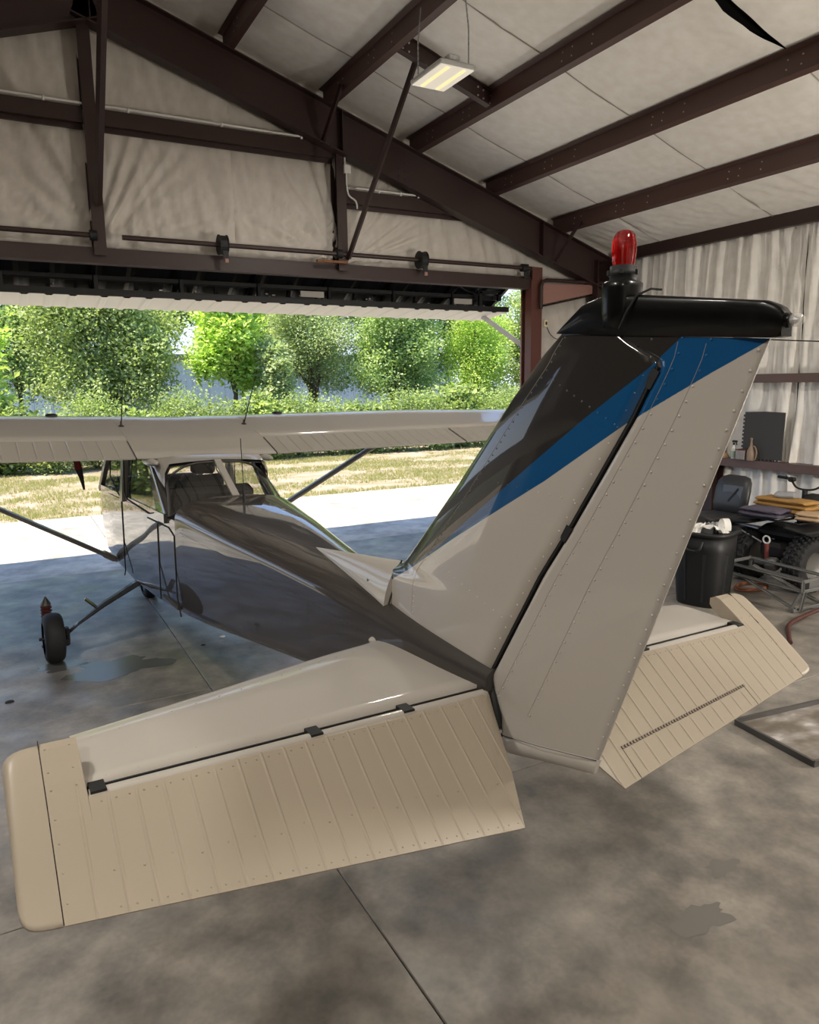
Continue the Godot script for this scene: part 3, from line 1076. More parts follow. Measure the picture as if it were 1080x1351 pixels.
func elevator(plane: Node3D, sd: float) -> void:
	var xf := elev_xf()
	var e := Node3D.new()
	e.name = "elevator"
	plane.add_child(e, true)
	# main skin with pressed beads
	var sts := []
	var beads := [0.169, 0.24]
	var x := 0.32
	while x < 1.60:
		beads.append(x)
		x += 0.0785
	for b in [0.085, 0.10, 0.115, 0.13, 0.145, 0.159, 0.20, 0.2439]:
		sts.append([b, 0.0])
	for b in beads:
		sts.append([b - 0.006, 0.0]); sts.append([b - 0.0015, 0.0026]); sts.append([b + 0.0015, 0.0026]); sts.append([b + 0.006, 0.0])
	for b in [0.3445, 0.3455, 0.3495, 1.2235, 1.2275, 1.2285, 1.549, 1.5525, 1.656]:
		sts.append([b, 0.0])
	sts.sort_custom(func(p, q): return p[0] < q[0])
	var us := [0.0, 0.03, 0.08, 0.16, 0.3, 0.5, 0.7, 0.86, 0.97, 1.0]
	var s := Sh.new()
	s.xf = xf
	var rings := []
	var tab: bool = sd > 0
	for q in sts:
		var ax: float = q[0]
		var f := elev_front(ax)
		var te := elev_te(ax)
		if tab and ax > 0.345 and ax < 1.228:
			te = pl([[0.345, 0.372], [1.228, 0.286]], ax)
		var full := elev_te(ax)
		var top := []
		var bot := []
		for k in us.size():
			var u: float = lerpf(f, te, us[k])
			var h := elev_half(ax, u, full)
			var bead: float = q[1] if u > 0.012 and u < te - 0.006 else 0.0
			# inboard beads splay with the raked root edge
			var xx := ax
			if ax > 0.1 and ax < 0.30:
				xx = ax
			top.append(Vector3(sd * xx, h + bead, u)); bot.append(Vector3(sd * xx, -h, u))
		bot.reverse()
		rings.append(PackedVector3Array(top + bot))
	# root edge: rake the stations inboard of 0.25 so that the cutout follows the photograph
	s.loft(rings, true, true, true)
	part("skin", s, M.tan, e)
	# raked root fillet between the straight skin and the cutout
	# tip cap
	s = Sh.new().smooth(true)
	s.xf = xf
	rings = []
	for k in 7:
		var t := k / 6.0
		var ax := 1.659 + 0.098 * (1.0 - pow(1.0 - t, 1.6))
		var shrink := sqrt(maxf(1.0 - pow(t, 5.0), 0.0))
		var f := -0.222 + 0.050 * pow(t, 2.5)
		var te := elev_te(ax) - 0.06 * pow(t, 4.0)
		var top := []
		var bot := []
		for j in us.size():
			var u: float = lerpf(f, te, us[j])
			var h := elev_half(1.7, u + (-0.225 - f), elev_te(ax)) * (0.15 + 0.85 * shrink)
			top.append(Vector3(sd * ax, h, u)); bot.append(Vector3(sd * ax, -h, u))
		bot.reverse()
		rings.append(PackedVector3Array(top + bot))
	s.loft(rings, true, false, true)
	part("tip_cap", s, M.tan, e)
	s = Sh.new()
	s.xf = xf
	for k in 12:
		var u0 := lerpf(-0.215, 0.328, k / 12.0)
		var u1 := lerpf(-0.215, 0.328, (k + 1) / 12.0)
		s.box(Vector3(sd * 1.6575, 0, (u0 + u1) / 2), Vector3(0.002, 2.0 * elev_half(1.6, minf(u1, 0.328), 0.332) + 0.0012, u1 - u0))
	part("seam", s, M.seam, e)
	# nose spar strip, a paler rounded edge at the hinge
	s = Sh.new().smooth(true)
	s.xf = xf
	s.tube([Vector3(sd * 0.10, 0.010, -0.002), Vector3(sd * 1.545, 0.010, -0.002)], 0.025, 14)
	part("nose_spar", s, M.cream, e)
	# rivets: spar row, trailing row, scattered rows
	var pts := []
	for b in beads:
		for dx in [0.02, 0.058]:
			var xx: float = b + dx
			if xx > 1.54: continue
			var te := elev_te(xx)
			pts.append(xf * Vector3(sd * xx, elev_half(xx, 0.03, te), 0.03))
			if not tab:
				pts.append(xf * Vector3(sd * xx, elev_half(xx, te - 0.02, te) , te - 0.02))
				if dx < 0.03:
					pts.append(xf * Vector3(sd * xx, elev_half(xx, te * 0.66, te), te * 0.66 + 0.01 * sin(xx * 31)))
	for u in [-0.18, -0.10, -0.04, 0.05, 0.12, 0.2, 0.28]:
		pts.append(xf * Vector3(sd * 1.642, elev_half(1.64, u, 0.33), u))
		pts.append(xf * Vector3(sd * 1.575, elev_half(1.6, u, 0.33), u))
	rivets("rivet_rows", pts, xf.basis * Vector3(0, 1, 0.1), M.rivet, e, 0.8)
	if tab:
		s = Sh.new()
		s.xf = xf
		rings = []
		for q in sts:
			var ax: float = q[0]
			if ax < 0.349 or ax > 1.224: continue
			var full := elev_te(ax)
			var f := pl([[0.345, 0.380], [1.228, 0.294]], ax)
			var top := []
			var bot := []
			for k in 5:
				var u := lerpf(f, full, k / 4.0)
				var h := elev_half(ax, u, full)
				top.append(Vector3(sd * ax, h + (q[1] if k > 0 and k < 4 else 0.0), u)); bot.append(Vector3(sd * ax, -h, u))
			bot.reverse()
			rings.append(PackedVector3Array(top + bot))
		s.loft(rings, true, true, true)
		part("trim_tab", s, M.tan, e)
		s = Sh.new()
		s.xf = xf
		var kk := 0
		for q in line_pts(Vector3(sd * 0.352, 0.014, 0.376), Vector3(sd * 1.222, 0.014, 0.290), 0.018):
			s.box(q, Vector3(0.011, 0.008, 0.012))
			kk += 1
		part("piano_hinge", s, M.hinge, e)
	# dark hinge brackets in the gap
	for hx in [0.45, 0.82, 1.52]:
		s = Sh.new()
		s.xf = Transform3D(Basis(), Vector3(0, HS, 0))
		s.box(Vector3(sd * hx, 0.006, -0.010), Vector3(0.045, 0.060, 0.062))
		part("hinge_bracket", s, M.black, e)

func stab_le(ax: float) -> float:
	return pl([[0.05, -0.845], [0.15, -0.785], [0.48, -0.725], [0.94, -0.60], [1.545, -0.455]], ax)

func stabilizer(plane: Node3D) -> void:
	var root := Node3D.new()
	root.name = "horizontal_stabilizer"
	plane.add_child(root, true)
	for sd in [-1.0, 1.0]:
		var s := Sh.new().smooth(true)
		var rings := []
		for k in 16:
			var ax := lerpf(0.03, 1.545, k / 15.0)
			var le := stab_le(ax)
			var top := []
			var bot := []
			for j in 15:
				var f := pow(j / 14.0, 1.8)
				var z := lerpf(le, -0.048, f)
				var h := 0.038 * sqrt(clampf(1.0 - pow(1.0 - minf(f / 0.35, 1.0), 2.0), 0.0, 1.0)) - 0.005 * smoothstep(0.5, 1.0, f) + 0.0003
				top.append(Vector3(sd * ax, HS + h, z)); bot.append(Vector3(sd * ax, HS - h, z))
			bot.reverse()
			rings.append(PackedVector3Array(top + bot))
		s.loft(rings, true, true, true)
		part("skin", s, M.cream, root)
		var pts := []
		for k in 14:
			var ax := 0.25 + k * 0.095
			pts.append(Vector3(sd * ax, HS + 0.0325, -0.065))
			pts.append(Vector3(sd * ax, HS + 0.0365, stab_le(ax) + 0.12))
		for q in [0.42, 0.8, 1.2]:
			for j in 6:
				pts.append(Vector3(sd * q, HS + 0.0335, lerpf(stab_le(q) + 0.2, -0.1, j / 5.0)))
		rivets("rivet_rows", pts, Vector3.UP, M.rivet, root, 0.7)
		s = Sh.new()
		s.box(Vector3(sd * 0.8, HS - 0.005, -0.043), Vector3(1.5, 0.05, 0.008))
		s.box(Vector3(sd * 0.8, HS - 0.02, -0.02), Vector3(1.5, 0.01, 0.05))
		part("hinge_gap", s, M.black, root)
		# pale rounded fairing knob at the leading edge root
		s = Sh.new().smooth(true)
		s.ball(Vector3(sd * 0.135, HS + 0.012, -0.79), Vector3(0.045, 0.02, 0.03))
		part("root_fairing", s, M.cream, root)

func fin_and_rudder(plane: Node3D) -> void:
	var skin_mat := paint(Color.WHITE, 0.3, 0.9, 0.025)
	skin_mat.albedo_texture = fin_image()
	var fin := Node3D.new()
	fin.name = "fin"
	plane.add_child(fin, true)
	var s := Sh.new().smooth(true)
	var rings := []
	var n := 64
	for i in n + 1:
		var t := float(i) / n
		var yl := lerpf(1.13, 2.556, t)
		var yh := lerpf(1.13, 2.53, t)
		var zl := pl(FIN_LE, yl)
		var zh := pl(FIN_H, yh) - 0.005
		var lf := []
		var rt := []
		for j in 25:
			var f := pow(j / 24.0, 2.2)
			var z := lerpf(zl, zh, f)
			var y := lerpf(yl, yh, f)
			var h := 0.0004 if j == 0 else fin_half(y, z)
			lf.append(Vector3(-h, y, z)); rt.append(Vector3(h, y, z))
		rt.reverse()
		rings.append(PackedVector3Array(lf + rt))
	uv_loft(s, rings, true)
	part("skin", s, skin_mat, fin)
	# rudder
	var rud := Node3D.new()
	rud.name = "rudder"
	plane.add_child(rud, true)
	s = Sh.new().smooth(true)
	rings = []
	for i in n + 1:
		var t := float(i) / n
		var yh := lerpf(1.012, 2.53, t)
		var yt := lerpf(1.112, 2.497, t)
		var zh := pl(FIN_H, maxf(yh, 1.0)) + 0.006
		if yh < 1.228:
			zh = pl([[1.0, 0.034], [1.09, 0.03], [1.16, -0.005], [1.228, -0.027]], yh)
		var zt := fin_te(yt)
		var lf := []
		var rt := []
		for j in 23:
			var f := pow(j / 22.0, 1.5)
			var z := lerpf(zh, zt, f)
			var y := lerpf(yh, yt, f)
			var h := maxf(fin_half(maxf(y, 1.15), z), 0.003)
			var d := z - zh
			var rad := 0.03 if yh < 2.44 else 0.003
			if d < rad:
				h *= sqrt(maxf(1.0 - pow(1.0 - d / rad, 2.0), 0.0))
			lf.append(Vector3(-h, y, z)); rt.append(Vector3(h, y, z))
		rt.reverse()
		rings.append(PackedVector3Array(lf + rt))
	uv_loft(s, rings, true)
	part("skin", s, skin_mat, rud)
	# creased panel line down the middle of the rudder and along its nose
	for q in [[0.16, "panel_seam"], [0.45, "panel_seam"]]:
		var c := Sh.new()
		var pts := []
		for i in 33:
			var t := lerpf(0.06, 0.985, i / 32.0)
			var yh := lerpf(1.012, 2.53, t)
			var yt := lerpf(1.112, 2.497, t)
			var zh := pl(FIN_H, yh)
			if yh > 2.454:
				zh = 0.714 + (yh - 2.454) * 0.2
			var zt := fin_te(yt)
			var z := lerpf(zh, zt, q[0])
			var y := lerpf(yh, yt, q[0])
			pts.append(Vector3(-fin_half(maxf(y, 1.15), z) - 0.0002, y, z))
		c.tube(pts, 0.0008, 5)
		part(q[1], c, M.crease, rud)
		zone_rivets(pts.map(func(v): return v + Vector3(0, 0.01, 0.014)), rud, 0.95)
	var tp := []
	for i in 26:
		var t := lerpf(0.03, 0.98, i / 25.0)
		var yt := lerpf(1.112, 2.497, t)
		tp.append(Vector3(-0.006, yt, fin_te(yt) - 0.016))
	zone_rivets(tp, rud, 0.95)
	# fin rivet lines: leading edge skin, spar, one rib
	var fp := []
	var seam := []
	for i in 46:
		var t := i / 45.0
		var y := lerpf(1.36, 2.54, t)
		var z := lerpf(-0.60, 0.335, t)
		z = lerpf(pl(FIN_LE, maxf(y, 1.56)), pl(FIN_H, y), lerpf(0.20, 0.16, t))
		seam.append(Vector3(-fin_half(y, z) - 0.0002, y, z))
		fp.append(Vector3(-fin_half(y, z + 0.012), y, z + 0.012))
		if i % 2 == 0:
			var z3 := pl(FIN_H, minf(y, 2.454)) - 0.03
			fp.append(Vector3(-fin_half(y, z3), y, z3))
	for i in 9:
		var t := i / 8.0
		for q in [[1.62, -0.35, 1.50, 0.05], [2.02, -0.05, 2.0, 0.40], [2.40, 0.28, 2.26, 0.56]]:
			var y := lerpf(q[0], q[2], t)
			var z := lerpf(q[1], q[3], t)
			fp.append(Vector3(-fin_half(y, z), y, z))
	zone_rivets(fp, fin, 0.95)
	var c := Sh.new()
	c.tube(seam, 0.0008, 5)
	part("panel_seam", c, M.crease, fin)
	# dark gap between fin and rudder
	c = Sh.new()
	var gp := []
	for i in 40:
		var y := lerpf(1.20, 2.53, i / 39.0)
		gp.append([Vector3(0, y, pl(FIN_H, y)), fin_half(y, pl(FIN_H, y))])
	for i in 39:
		c.bar(gp[i][0], gp[i + 1][0], gp[i][1] * 1.8, 0.012, Vector3.BACK)
	part("hinge_gap", c, M.black, fin)
	for y in [1.88, 2.40]:
		var z := pl(FIN_H, y)
		c = Sh.new()
		c.box(Vector3(0, y, z + 0.004), Vector3(fin_half(y, z) * 2.05, 0.06, 0.028), Basis(Vector3.RIGHT, 0.55))
		part("hinge_bracket", c, M.black, fin)
	# vertical seam between dorsal fairing and fin
	# black tip cap
	var cap := Node3D.new()
	cap.name = "tip_cap"
	plane.add_child(cap, true)
	s = Sh.new().smooth(true)
	rings = []
	var base := [[0.272, 2.5555], [0.564, 2.531], [1.052, 2.498], [1.09, 2.50]]
	var crown := [[0.272, 2.558], [0.30, 2.578], [0.325, 2.594], [0.36, 2.617], [0.397, 2.641], [0.472, 2.657], [0.6, 2.652], [1.03, 2.592], [1.068, 2.575], [1.085, 2.555]]
	for i in 46:
		var f := i / 45.0
		var z := lerpf(0.272, 1.083, f * f * (3 - 2 * f) * 0.3 + f * 0.7)
		var yb := pl(base, z)
		var yt := maxf(pl(crown, z), yb + 0.002)
		var hw := fin_half(2.52, z) + 0.004
		if z > 1.0:
			hw = maxf(hw, lerpf(0.0, 0.022, clampf((z - 0.8) / 0.2, 0, 1)))
		hw = maxf(hw, 0.020 * clampf((z - 0.6) / 0.4, 0, 1))
		var r := PackedVector3Array()
		for k in 13:
			var a := -PI / 2 + PI * k / 12
			r.append(Vector3(hw * signf(sin(a)) * pow(absf(sin(a)), 0.28), yb + (yt - yb) * pow(maxf(cos(a), 0.0), 0.28), z))
		rings.append(r)
	s.loft(rings, true, true, true)
	part("shell", s, M.black_gloss, cap)
	# tail lamp
	s = Sh.new().smooth(true)
	var back := Transform3D(Basis(Vector3.RIGHT, PI / 2), Vector3(0, 2.538, 1.08))
	s.lathe([Vector2(0.020, -0.03), Vector2(0.022, 0.0), Vector2(0.017, 0.006), Vector2(0.017, 0.012)], 18, back)
	part("lamp_ring", s, M.black_gloss, cap)
	s = Sh.new().smooth(true)
	s.ball(Vector3(0, 2.538, 1.106), Vector3(0.017, 0.017, 0.02))
	part("tail_lens", s, M.lens_clear, cap)
	s = Sh.new()
	s.lathe([Vector2(0.008, 0.0), Vector2(0.01, 0.012), Vector2(0.005, 0.02)], 10, Transform3D(Basis(Vector3.RIGHT, PI / 2), Vector3(0, 2.538, 1.092)))
	part("bulb", s, M.alloy, cap)
	# thin seal cord over the cap behind the beacon
	s = Sh.new()
	s.tube([Vector3(-0.05, 2.55, 0.575), Vector3(-0.047, 2.60, 0.60), Vector3(-0.034, 2.645, 0.625), Vector3(-0.01, 2.662, 0.655), Vector3(0.02, 2.66, 0.67)], 0.0035, 6)
	part("cord", s, M.black, cap)
	# beacon
	var b := Node3D.new()
	b.name = "beacon"
	plane.add_child(b, true)
	s = Sh.new().smooth(true)
	rings = []
	for q in [[2.548, 0.022, 0.030], [2.56, 0.048, 0.045], [2.60, 0.054, 0.052], [2.675, 0.056, 0.055], [2.690, 0.056, 0.055], [2.697, 0.048, 0.047]]:
		var r := PackedVector3Array()
		for k in 24:
			var a := TAU * k / 24
			r.append(Vector3(q[1] * signf(cos(a)) * pow(absf(cos(a)), 0.7), q[0], 0.535 + q[2] * signf(sin(a)) * pow(absf(sin(a)), 0.7)))
		rings.append(r)
	s.loft(rings, true, true, true)
	part("mount", s, M.black_gloss, b)
	s = Sh.new().smooth(true)
	var at := Transform3D(Basis(), Vector3(0, 0, 0.535))
	s.lathe([Vector2(0.036, 2.69), Vector2(0.040, 2.70), Vector2(0.040, 2.712), Vector2(0.044, 2.714), Vector2(0.044, 2.728), Vector2(0.040, 2.730), Vector2(0.040, 2.742), Vector2(0.034, 2.744)], 22, at)
	part("collar", s, M.black, b)
	for k in 5:
		s = Sh.new()
		s.box(Vector3(cos(k * 1.2566) * 0.043, 2.722, 0.535 + sin(k * 1.2566) * 0.043), Vector3(0.012, 0.016, 0.012), Basis(Vector3.UP, -k * 1.2566), 0.002)
		part("clamp_lug", s, M.black, b)
	s = Sh.new().smooth(true)
	var prof := []
	for q in [[0.029, 2.738], [0.033, 2.755], [0.0360, 2.785], [0.0350, 2.812], [0.0305, 2.832], [0.022, 2.844], [0.011, 2.849], [0.002, 2.850]]:
		prof.append(Vector2(q[0], q[1]))
	rings = []
	for q in prof:
		var ring := PackedVector3Array()
		for j in 48:
			var a := TAU * j / 48
			var rr: float = q.x * (1.0 + 0.05 * (1 if j % 4 < 2 else -1))
			ring.append(Vector3(cos(a) * rr, q.y, 0.535 + sin(a) * rr))
		rings.append(ring)
	s.loft(rings, true, true, true)
	part("red_lens", s, M.lens_red, b)
	s = Sh.new().smooth(true)
	s.lathe([Vector2(0.012, 2.742), Vector2(0.014, 2.79), Vector2(0.010, 2.81), Vector2(0.002, 2.816)], 12, at)
	part("reflector", s, M.alloy, b)
	# rudder foot fairing
	s = Sh.new().smooth(true)
	rings = []
	for i in 13:
		var f := i / 12.0
		var zt := lerpf(0.034, 0.533, f)
		var zb := lerpf(0.062, 0.517, f)
		var yt := lerpf(1.012, 1.112, f)
		var yb := lerpf(0.936, 1.052, f)
		var h := maxf(fin_half(1.15, zt) * 0.98, 0.010)
		if f < 0.05: h *= 0.6
		rings.append(PackedVector3Array([Vector3(-h, yt, zt), Vector3(-h, lerpf(yt, yb, 0.5), lerpf(zt, zb, 0.5)), Vector3(-h * 0.8, lerpf(yt, yb, 0.9), lerpf(zt, zb, 0.9)), Vector3(0, yb, zb), Vector3(h * 0.8, lerpf(yt, yb, 0.9), lerpf(zt, zb, 0.9)), Vector3(h, lerpf(yt, yb, 0.5), lerpf(zt, zb, 0.5)), Vector3(h, yt, zt)]))
	s.loft(rings, true, true, true)
	part("foot_fairing", s, M.cream, rud)
	s = Sh.new()
	s.tube([Vector3(-0.046, 1.013, 0.04), Vector3(-0.040, 1.06, 0.27), Vector3(-0.012, 1.112, 0.53)], 0.0012, 5)
	part("panel_seam", s, M.seam, rud)

func wing_top() -> Array:
	return [[-5.49, 1.985], [-5.475, 2.02], [-5.44, 2.05], [-5.36, 2.082], [-5.2, 2.112], [-5.0, 2.122], [-4.8, 2.100], [-4.6, 2.048], [-4.4, 2.000], [-4.2, 1.947], [-3.86, 1.826]]
func wing_bottom() -> Array:
	return [[-5.49, 1.985], [-5.47, 1.955], [-5.4, 1.932], [-5.2, 1.912], [-4.8, 1.896], [-4.4, 1.872], [-4.2, 1.86], [-3.86, 1.816]]

func wing_pt(ax: float, z: float, y: float) -> Vector3:
	var k := 1.0 if ax < 2.6 else lerpf(1.0, 0.70, (ax - 2.6) / 2.8)
	return Vector3(ax, 1.9 + (y - 1.9) * k + ax * 0.0175, -4.95 + (z + 4.95) * k)

func wing_ring(x: float, z0: float, z1: float) -> PackedVector3Array:
	var top := []
	var bot := []
	for j in 17:
		var f := j / 16.0
		var g := pow(f, 1.7) if z0 < -5.4 else f
		var z := lerpf(z0, z1, g)
		var a := wing_pt(absf(x), z, pl(wing_top(), z))
		var b := wing_pt(absf(x), z, pl(wing_bottom(), z))
		a.x = x; b.x = x
		top.append(a); bot.append(b)
	bot.reverse()
	return PackedVector3Array(top + bot)

func wing(plane: Node3D) -> void:
	var s := Sh.new().smooth(true)
	var rings := []
	for x in [-0.58, -0.3, 0.0, 0.3, 0.58]:
		rings.append(wing_ring(x, -5.49, -3.86))
	s.loft(rings, true, true, true)
	var cs := part("centre_section", s, M.wing_cream_shaded, plane)
	s = Sh.new()
	for sd in [-1.0, 1.0]:
		s.bar(Vector3(sd * 0.5, 2.062, -4.62), Vector3(0, 2.05, -4.62), 0.004, 0.002)
		s.bar(wing_pt(0.36, -5.3, 2.098) * Vector3(sd, 1, 1), wing_pt(0.42, -3.95, 1.862) * Vector3(sd, 1, 1), 0.004, 0.002)
	part("panel_seam", s, M.crease, cs)
	for sd in [-1.0, 1.0]:
		var w := Node3D.new()
		w.name = "wing"
		plane.add_child(w, true)
		s = Sh.new().smooth(true)
		rings = []
		for k in 26:
			var ax := lerpf(0.582, 5.40, k / 25.0)
			rings.append(wing_ring(sd * ax, -5.49, -4.215))
		for q in [[5.44, 0.75], [5.47, 0.35]]:
			var r := wing_ring(sd * q[0], -5.45, -4.25)
			var c := Vector3(sd * q[0], 2.02, -4.9)
			var rr := PackedVector3Array()
			for v in r:
				rr.append(Vector3(v.x, c.y + (v.y - c.y) * q[1], c.z + (v.z - c.z) * lerpf(1.0, q[1], 0.3)))
			rings.append(rr)
		s.loft(rings, true, true, true)
		part("skin", s, M.wing_cream_shaded, w)
		for q in [["flap", 0.59, 2.60], ["aileron", 2.62, 5.35]]:
			s = Sh.new()
			rings = []
			var x: float = q[1]
			var m := 0
			while x < q[2]:
				for e in [[-0.008, 0.0], [-0.002, 0.005], [0.002, 0.005], [0.008, 0.0]]:
					if m == 0 and e[0] < 0: continue
					var r := wing_ring(sd * (x + e[0]), -4.20, -3.86)
					for j in range(1, 16):
						r[j].y += e[1]
					rings.append(r)
				x += 0.115
				m += 1
			rings.append(wing_ring(sd * q[2], -4.20, -3.86))
			s.loft(rings, true, true, true)
			part(q[0], s, M.wing_cream_shaded, w)
		s = Sh.new()
		s.bar(wing_pt(0.585, -4.207, 1.93) * Vector3(sd, 1, 1), wing_pt(5.3, -4.207, 1.93) * Vector3(sd, 1, 1), 0.012, 0.02)
		s.bar(wing_pt(0.585, -4.2, 1.93) * Vector3(sd, 1, 1), wing_pt(0.585, -3.87, 1.818) * Vector3(sd, 1, 1), 0.012, 0.02)
		part("flap_gap", s, M.seam, w)
		# lift strut
		s = Sh.new().smooth(true)
		rings = []
		for q in [Vector3(sd * 0.50, 0.69, -5.5), Vector3(sd * 2.5, 1.94, -5.0)]:
			var r := PackedVector3Array()
			for k in 14:
				var a := TAU * k / 14
				r.append(q + Vector3(0, 0.026 * sin(a), 0.066 * cos(a)))
			rings.append(r)
		s.loft(rings, true, true, true)
		var st := part("lift_strut", s, M.wing_cream_shaded, plane)
		s = Sh.new()
		s.box(Vector3(sd * 0.57, 0.735, -5.5), Vector3(0.14, 0.06, 0.13), Basis(Vector3.BACK, sd * 0.56), 0.015)
		part("strut_cuff", s, M.wing_cream_shaded, st)
		# fuel filler and whip antenna
		s = Sh.new()
		s.lathe([Vector2(0.05, 0), Vector2(0.05, 0.012), Vector2(0.03, 0.022)], 16, Transform3D(Basis(), wing_pt(1.05, -5.02, 2.12) * Vector3(sd, 1, 1)))
		part("fuel_cap", s, M.black, w)
		s = Sh.new().smooth(true)
		var bp := Vector3(sd * 0.55, 2.05, -4.6)
		s.lathe([Vector2(0.03, 0), Vector2(0.022, 0.012), Vector2(0.008, 0.022), Vector2(0.006, 0.05)], 12, Transform3D(Basis(), bp))
		var tip := bp + (Vector3(0.14, 0.52, 0.02) if sd > 0 else Vector3(0.035, 0.40, 0.0))
		s.tube([bp, tip], 0.006, 6, true, 0.0025)
		part("whip_antenna", s, M.seam, plane)

func on_hull(z: float, y: float, sd: float) -> Vector3:
	return Vector3(sd * (pl(HULL_W, z) + 0.002), y, z)

func fuselage(plane: Node3D) -> void:
	var body := Node3D.new()
	body.name = "fuselage"
	plane.add_child(body, true)
	var s := Sh.new().smooth(true)
	var rings := []
	for k in 34:
		rings.append(hull_ring(lerpf(-3.25, 0.0, k / 33.0)))
	s.loft(rings, true, true, true)
	part("tail_cone", s, M.charcoal, body)
	# open cabin tub
	s = Sh.new().smooth(true)
	rings = []
	var inner := []
	for k in 22:
		var z := lerpf(-3.25, -6.1, k / 21.0)
		var r := PackedVector3Array()
		var ri := PackedVector3Array()
		for v in hull_ring(z):
			if v.y < pl(HULL_S, z) + 0.004 or false:
				r.append(v)
		# order from right sill down round to left sill
		var lo := 0
		for j in r.size():
			if r[j].x > r[lo].x - 0.0001 and r[j].y > r[lo].y: lo = j
		for v in r:
			ri.append(Vector3(v.x * 0.95, v.y + (0.03 if v.y < 1.0 else 0.0), v.z))
		rings.append(r); inner.append(ri)
	s.loft(rings, false)
	part("cabin_side", s, M.charcoal, body)
	s = Sh.new().smooth(true)
	s.loft(inner, false)
	part("cabin_lining", s, M.interior, body)
	# cowling
	s = Sh.new().smooth(true)
	rings = []
	for q in [[-6.1, 1.0], [-6.5, 1.0], [-6.8, 0.98], [-6.95, 0.9], [-7.0, 0.75]]:
		var r := hull_ring(q[0])
		for j in r.size():
			r[j] = Vector3(r[j].x * q[1], 1.05 + (r[j].y - 1.05) * q[1], q[0])
		rings.append(r)
	s.loft(rings, true, true, true)
	part("cowling", s, M.charcoal, body)
	s = Sh.new().smooth(true)
	s.lathe([Vector2(0.15, 0.0), Vector2(0.14, 0.08), Vector2(0.10, 0.18), Vector2(0.04, 0.25), Vector2(0.002, 0.27)], 22, Transform3D(Basis(Vector3.RIGHT, -PI / 2), Vector3(0, 1.06, -7.0)))
	var sp := part("spinner", s, M.alloy, plane)
	for sd in [1.0, -1.0]:
		s = Sh.new().smooth(true)
		rings = []
		for q in [[0.05, 0.05, 0.9], [0.3, 0.075, 0.6], [0.6, 0.07, 0.4], [0.85, 0.05, 0.25], [0.93, 0.02, 0.2]]:
			var r := PackedVector3Array()
			for k in 10:
				var a := TAU * k / 10
				var v := Vector2(q[1] * cos(a), 0.012 * sin(a)).rotated(q[2])
				r.append(Vector3(v.x, 1.06 + sd * q[0], -7.1 + v.y * sd))
			rings.append(r)
		s.loft(rings, true, true, true)
		part("propeller_blade", s, M.rubber, sp)
	# dorsal fairing in front of the fin
	s = Sh.new().smooth(true)
	rings = []
	for k in 17:
		var f := k / 16.0
		var z := lerpf(-1.80, -0.785, f)
		var yt := lerpf(1.437, 1.552, f)
		var yb := pl(HULL_T, z) - lerpf(0.01, 0.055, f)
		var hw := lerpf(0.004, 0.105, f)
		var r := PackedVector3Array()
		for j in 15:
			var a := -PI / 2 + PI * j / 14
			r.append(Vector3(hw * signf(sin(a)) * pow(absf(sin(a)), 1.5), yb + (yt - yb) * pow(maxf(cos(a), 0.0), 1.0), z))
		rings.append(r)
	s.loft(rings, true, false, true)
	var df := part("dorsal_fairing", s, M.cream, plane)
	s = Sh.new()
	s.tube([Vector3(-0.108, 1.27, -0.783), Vector3(-0.07, 1.36, -0.783), Vector3(-0.038, 1.45, -0.783), Vector3(-0.012, 1.53, -0.783), Vector3(0.0, 1.556, -0.783)], 0.004, 6)
	part("seam", s, M.seam, df)
	for q in [[-0.02, 0.02], [0.02, 0.0], [-0.02, -0.02]]:
		s = Sh.new()
		s.ball(Vector3(-0.072, 1.40 + q[0], -1.0 + q[1]), Vector3(0.004, 0.008, 0.008), 8, 5)
		part("fastener", s, M.alloy, df)
	# door and hatch outlines, panel rivets
	for q in [[[-4.93, 1.40], [-4.93, 0.70], [-4.98, 0.645]], [[-3.98, 1.34], [-3.40, 1.345], [-3.27, 1.30], [-3.26, 0.84], [-3.20, 0.70]], [[-3.70, 1.33], [-3.70, 0.72]]]:
		s = Sh.new()
		var pts := []
		for v in q:
			pts.append(on_hull(v[0], v[1], -1.0))
		s.tube(pts, 0.0055, 6)
		part("door_seam", s, M.seam, body)
	var pts := []
	for k in 60:
		var z := lerpf(-3.15, -0.9, k / 59.0)
		pts.append(on_hull(z, pl(HULL_S, z) - 0.07, -1.0))
		if k < 40:
			pts.append(on_hull(z, lerpf(pl(HULL_S, z), pl(HULL_B, z), 0.55), -1.0))
	for k in 14:
		for z in [-3.1, -2.2, -1.4, -3.55]:
			pts.append(on_hull(z, lerpf(pl(HULL_S, z) - 0.04, pl(HULL_B, z) + 0.12, k / 13.0), -1.0))
	for k in 26:
		var z := lerpf(-4.85, -3.4, k / 25.0)
		pts.append(on_hull(z, 1.37, -1.0))
	rivets("rivet_rows", pts, Vector3.LEFT, M.rivet_dark, body, 0.7)
	# small grille and a light on the spine
	s = Sh.new().smooth(true)
	s.tube([Vector3(0, 1.545, -3.05), Vector3(0, 1.66, -3.055)], 0.014, 8, true, 0.008)
	s.tube([Vector3(0, 1.66, -3.055), Vector3(-0.01, 2.02, -3.06)], 0.0035, 5)
	part("spine_antenna", s, M.black, plane)
	s = Sh.new().smooth(true)
	s.ball(Vector3(0.17, 1.515, -2.75), Vector3(0.04, 0.012, 0.05))
	part("cover_plate", s, M.cream, body)

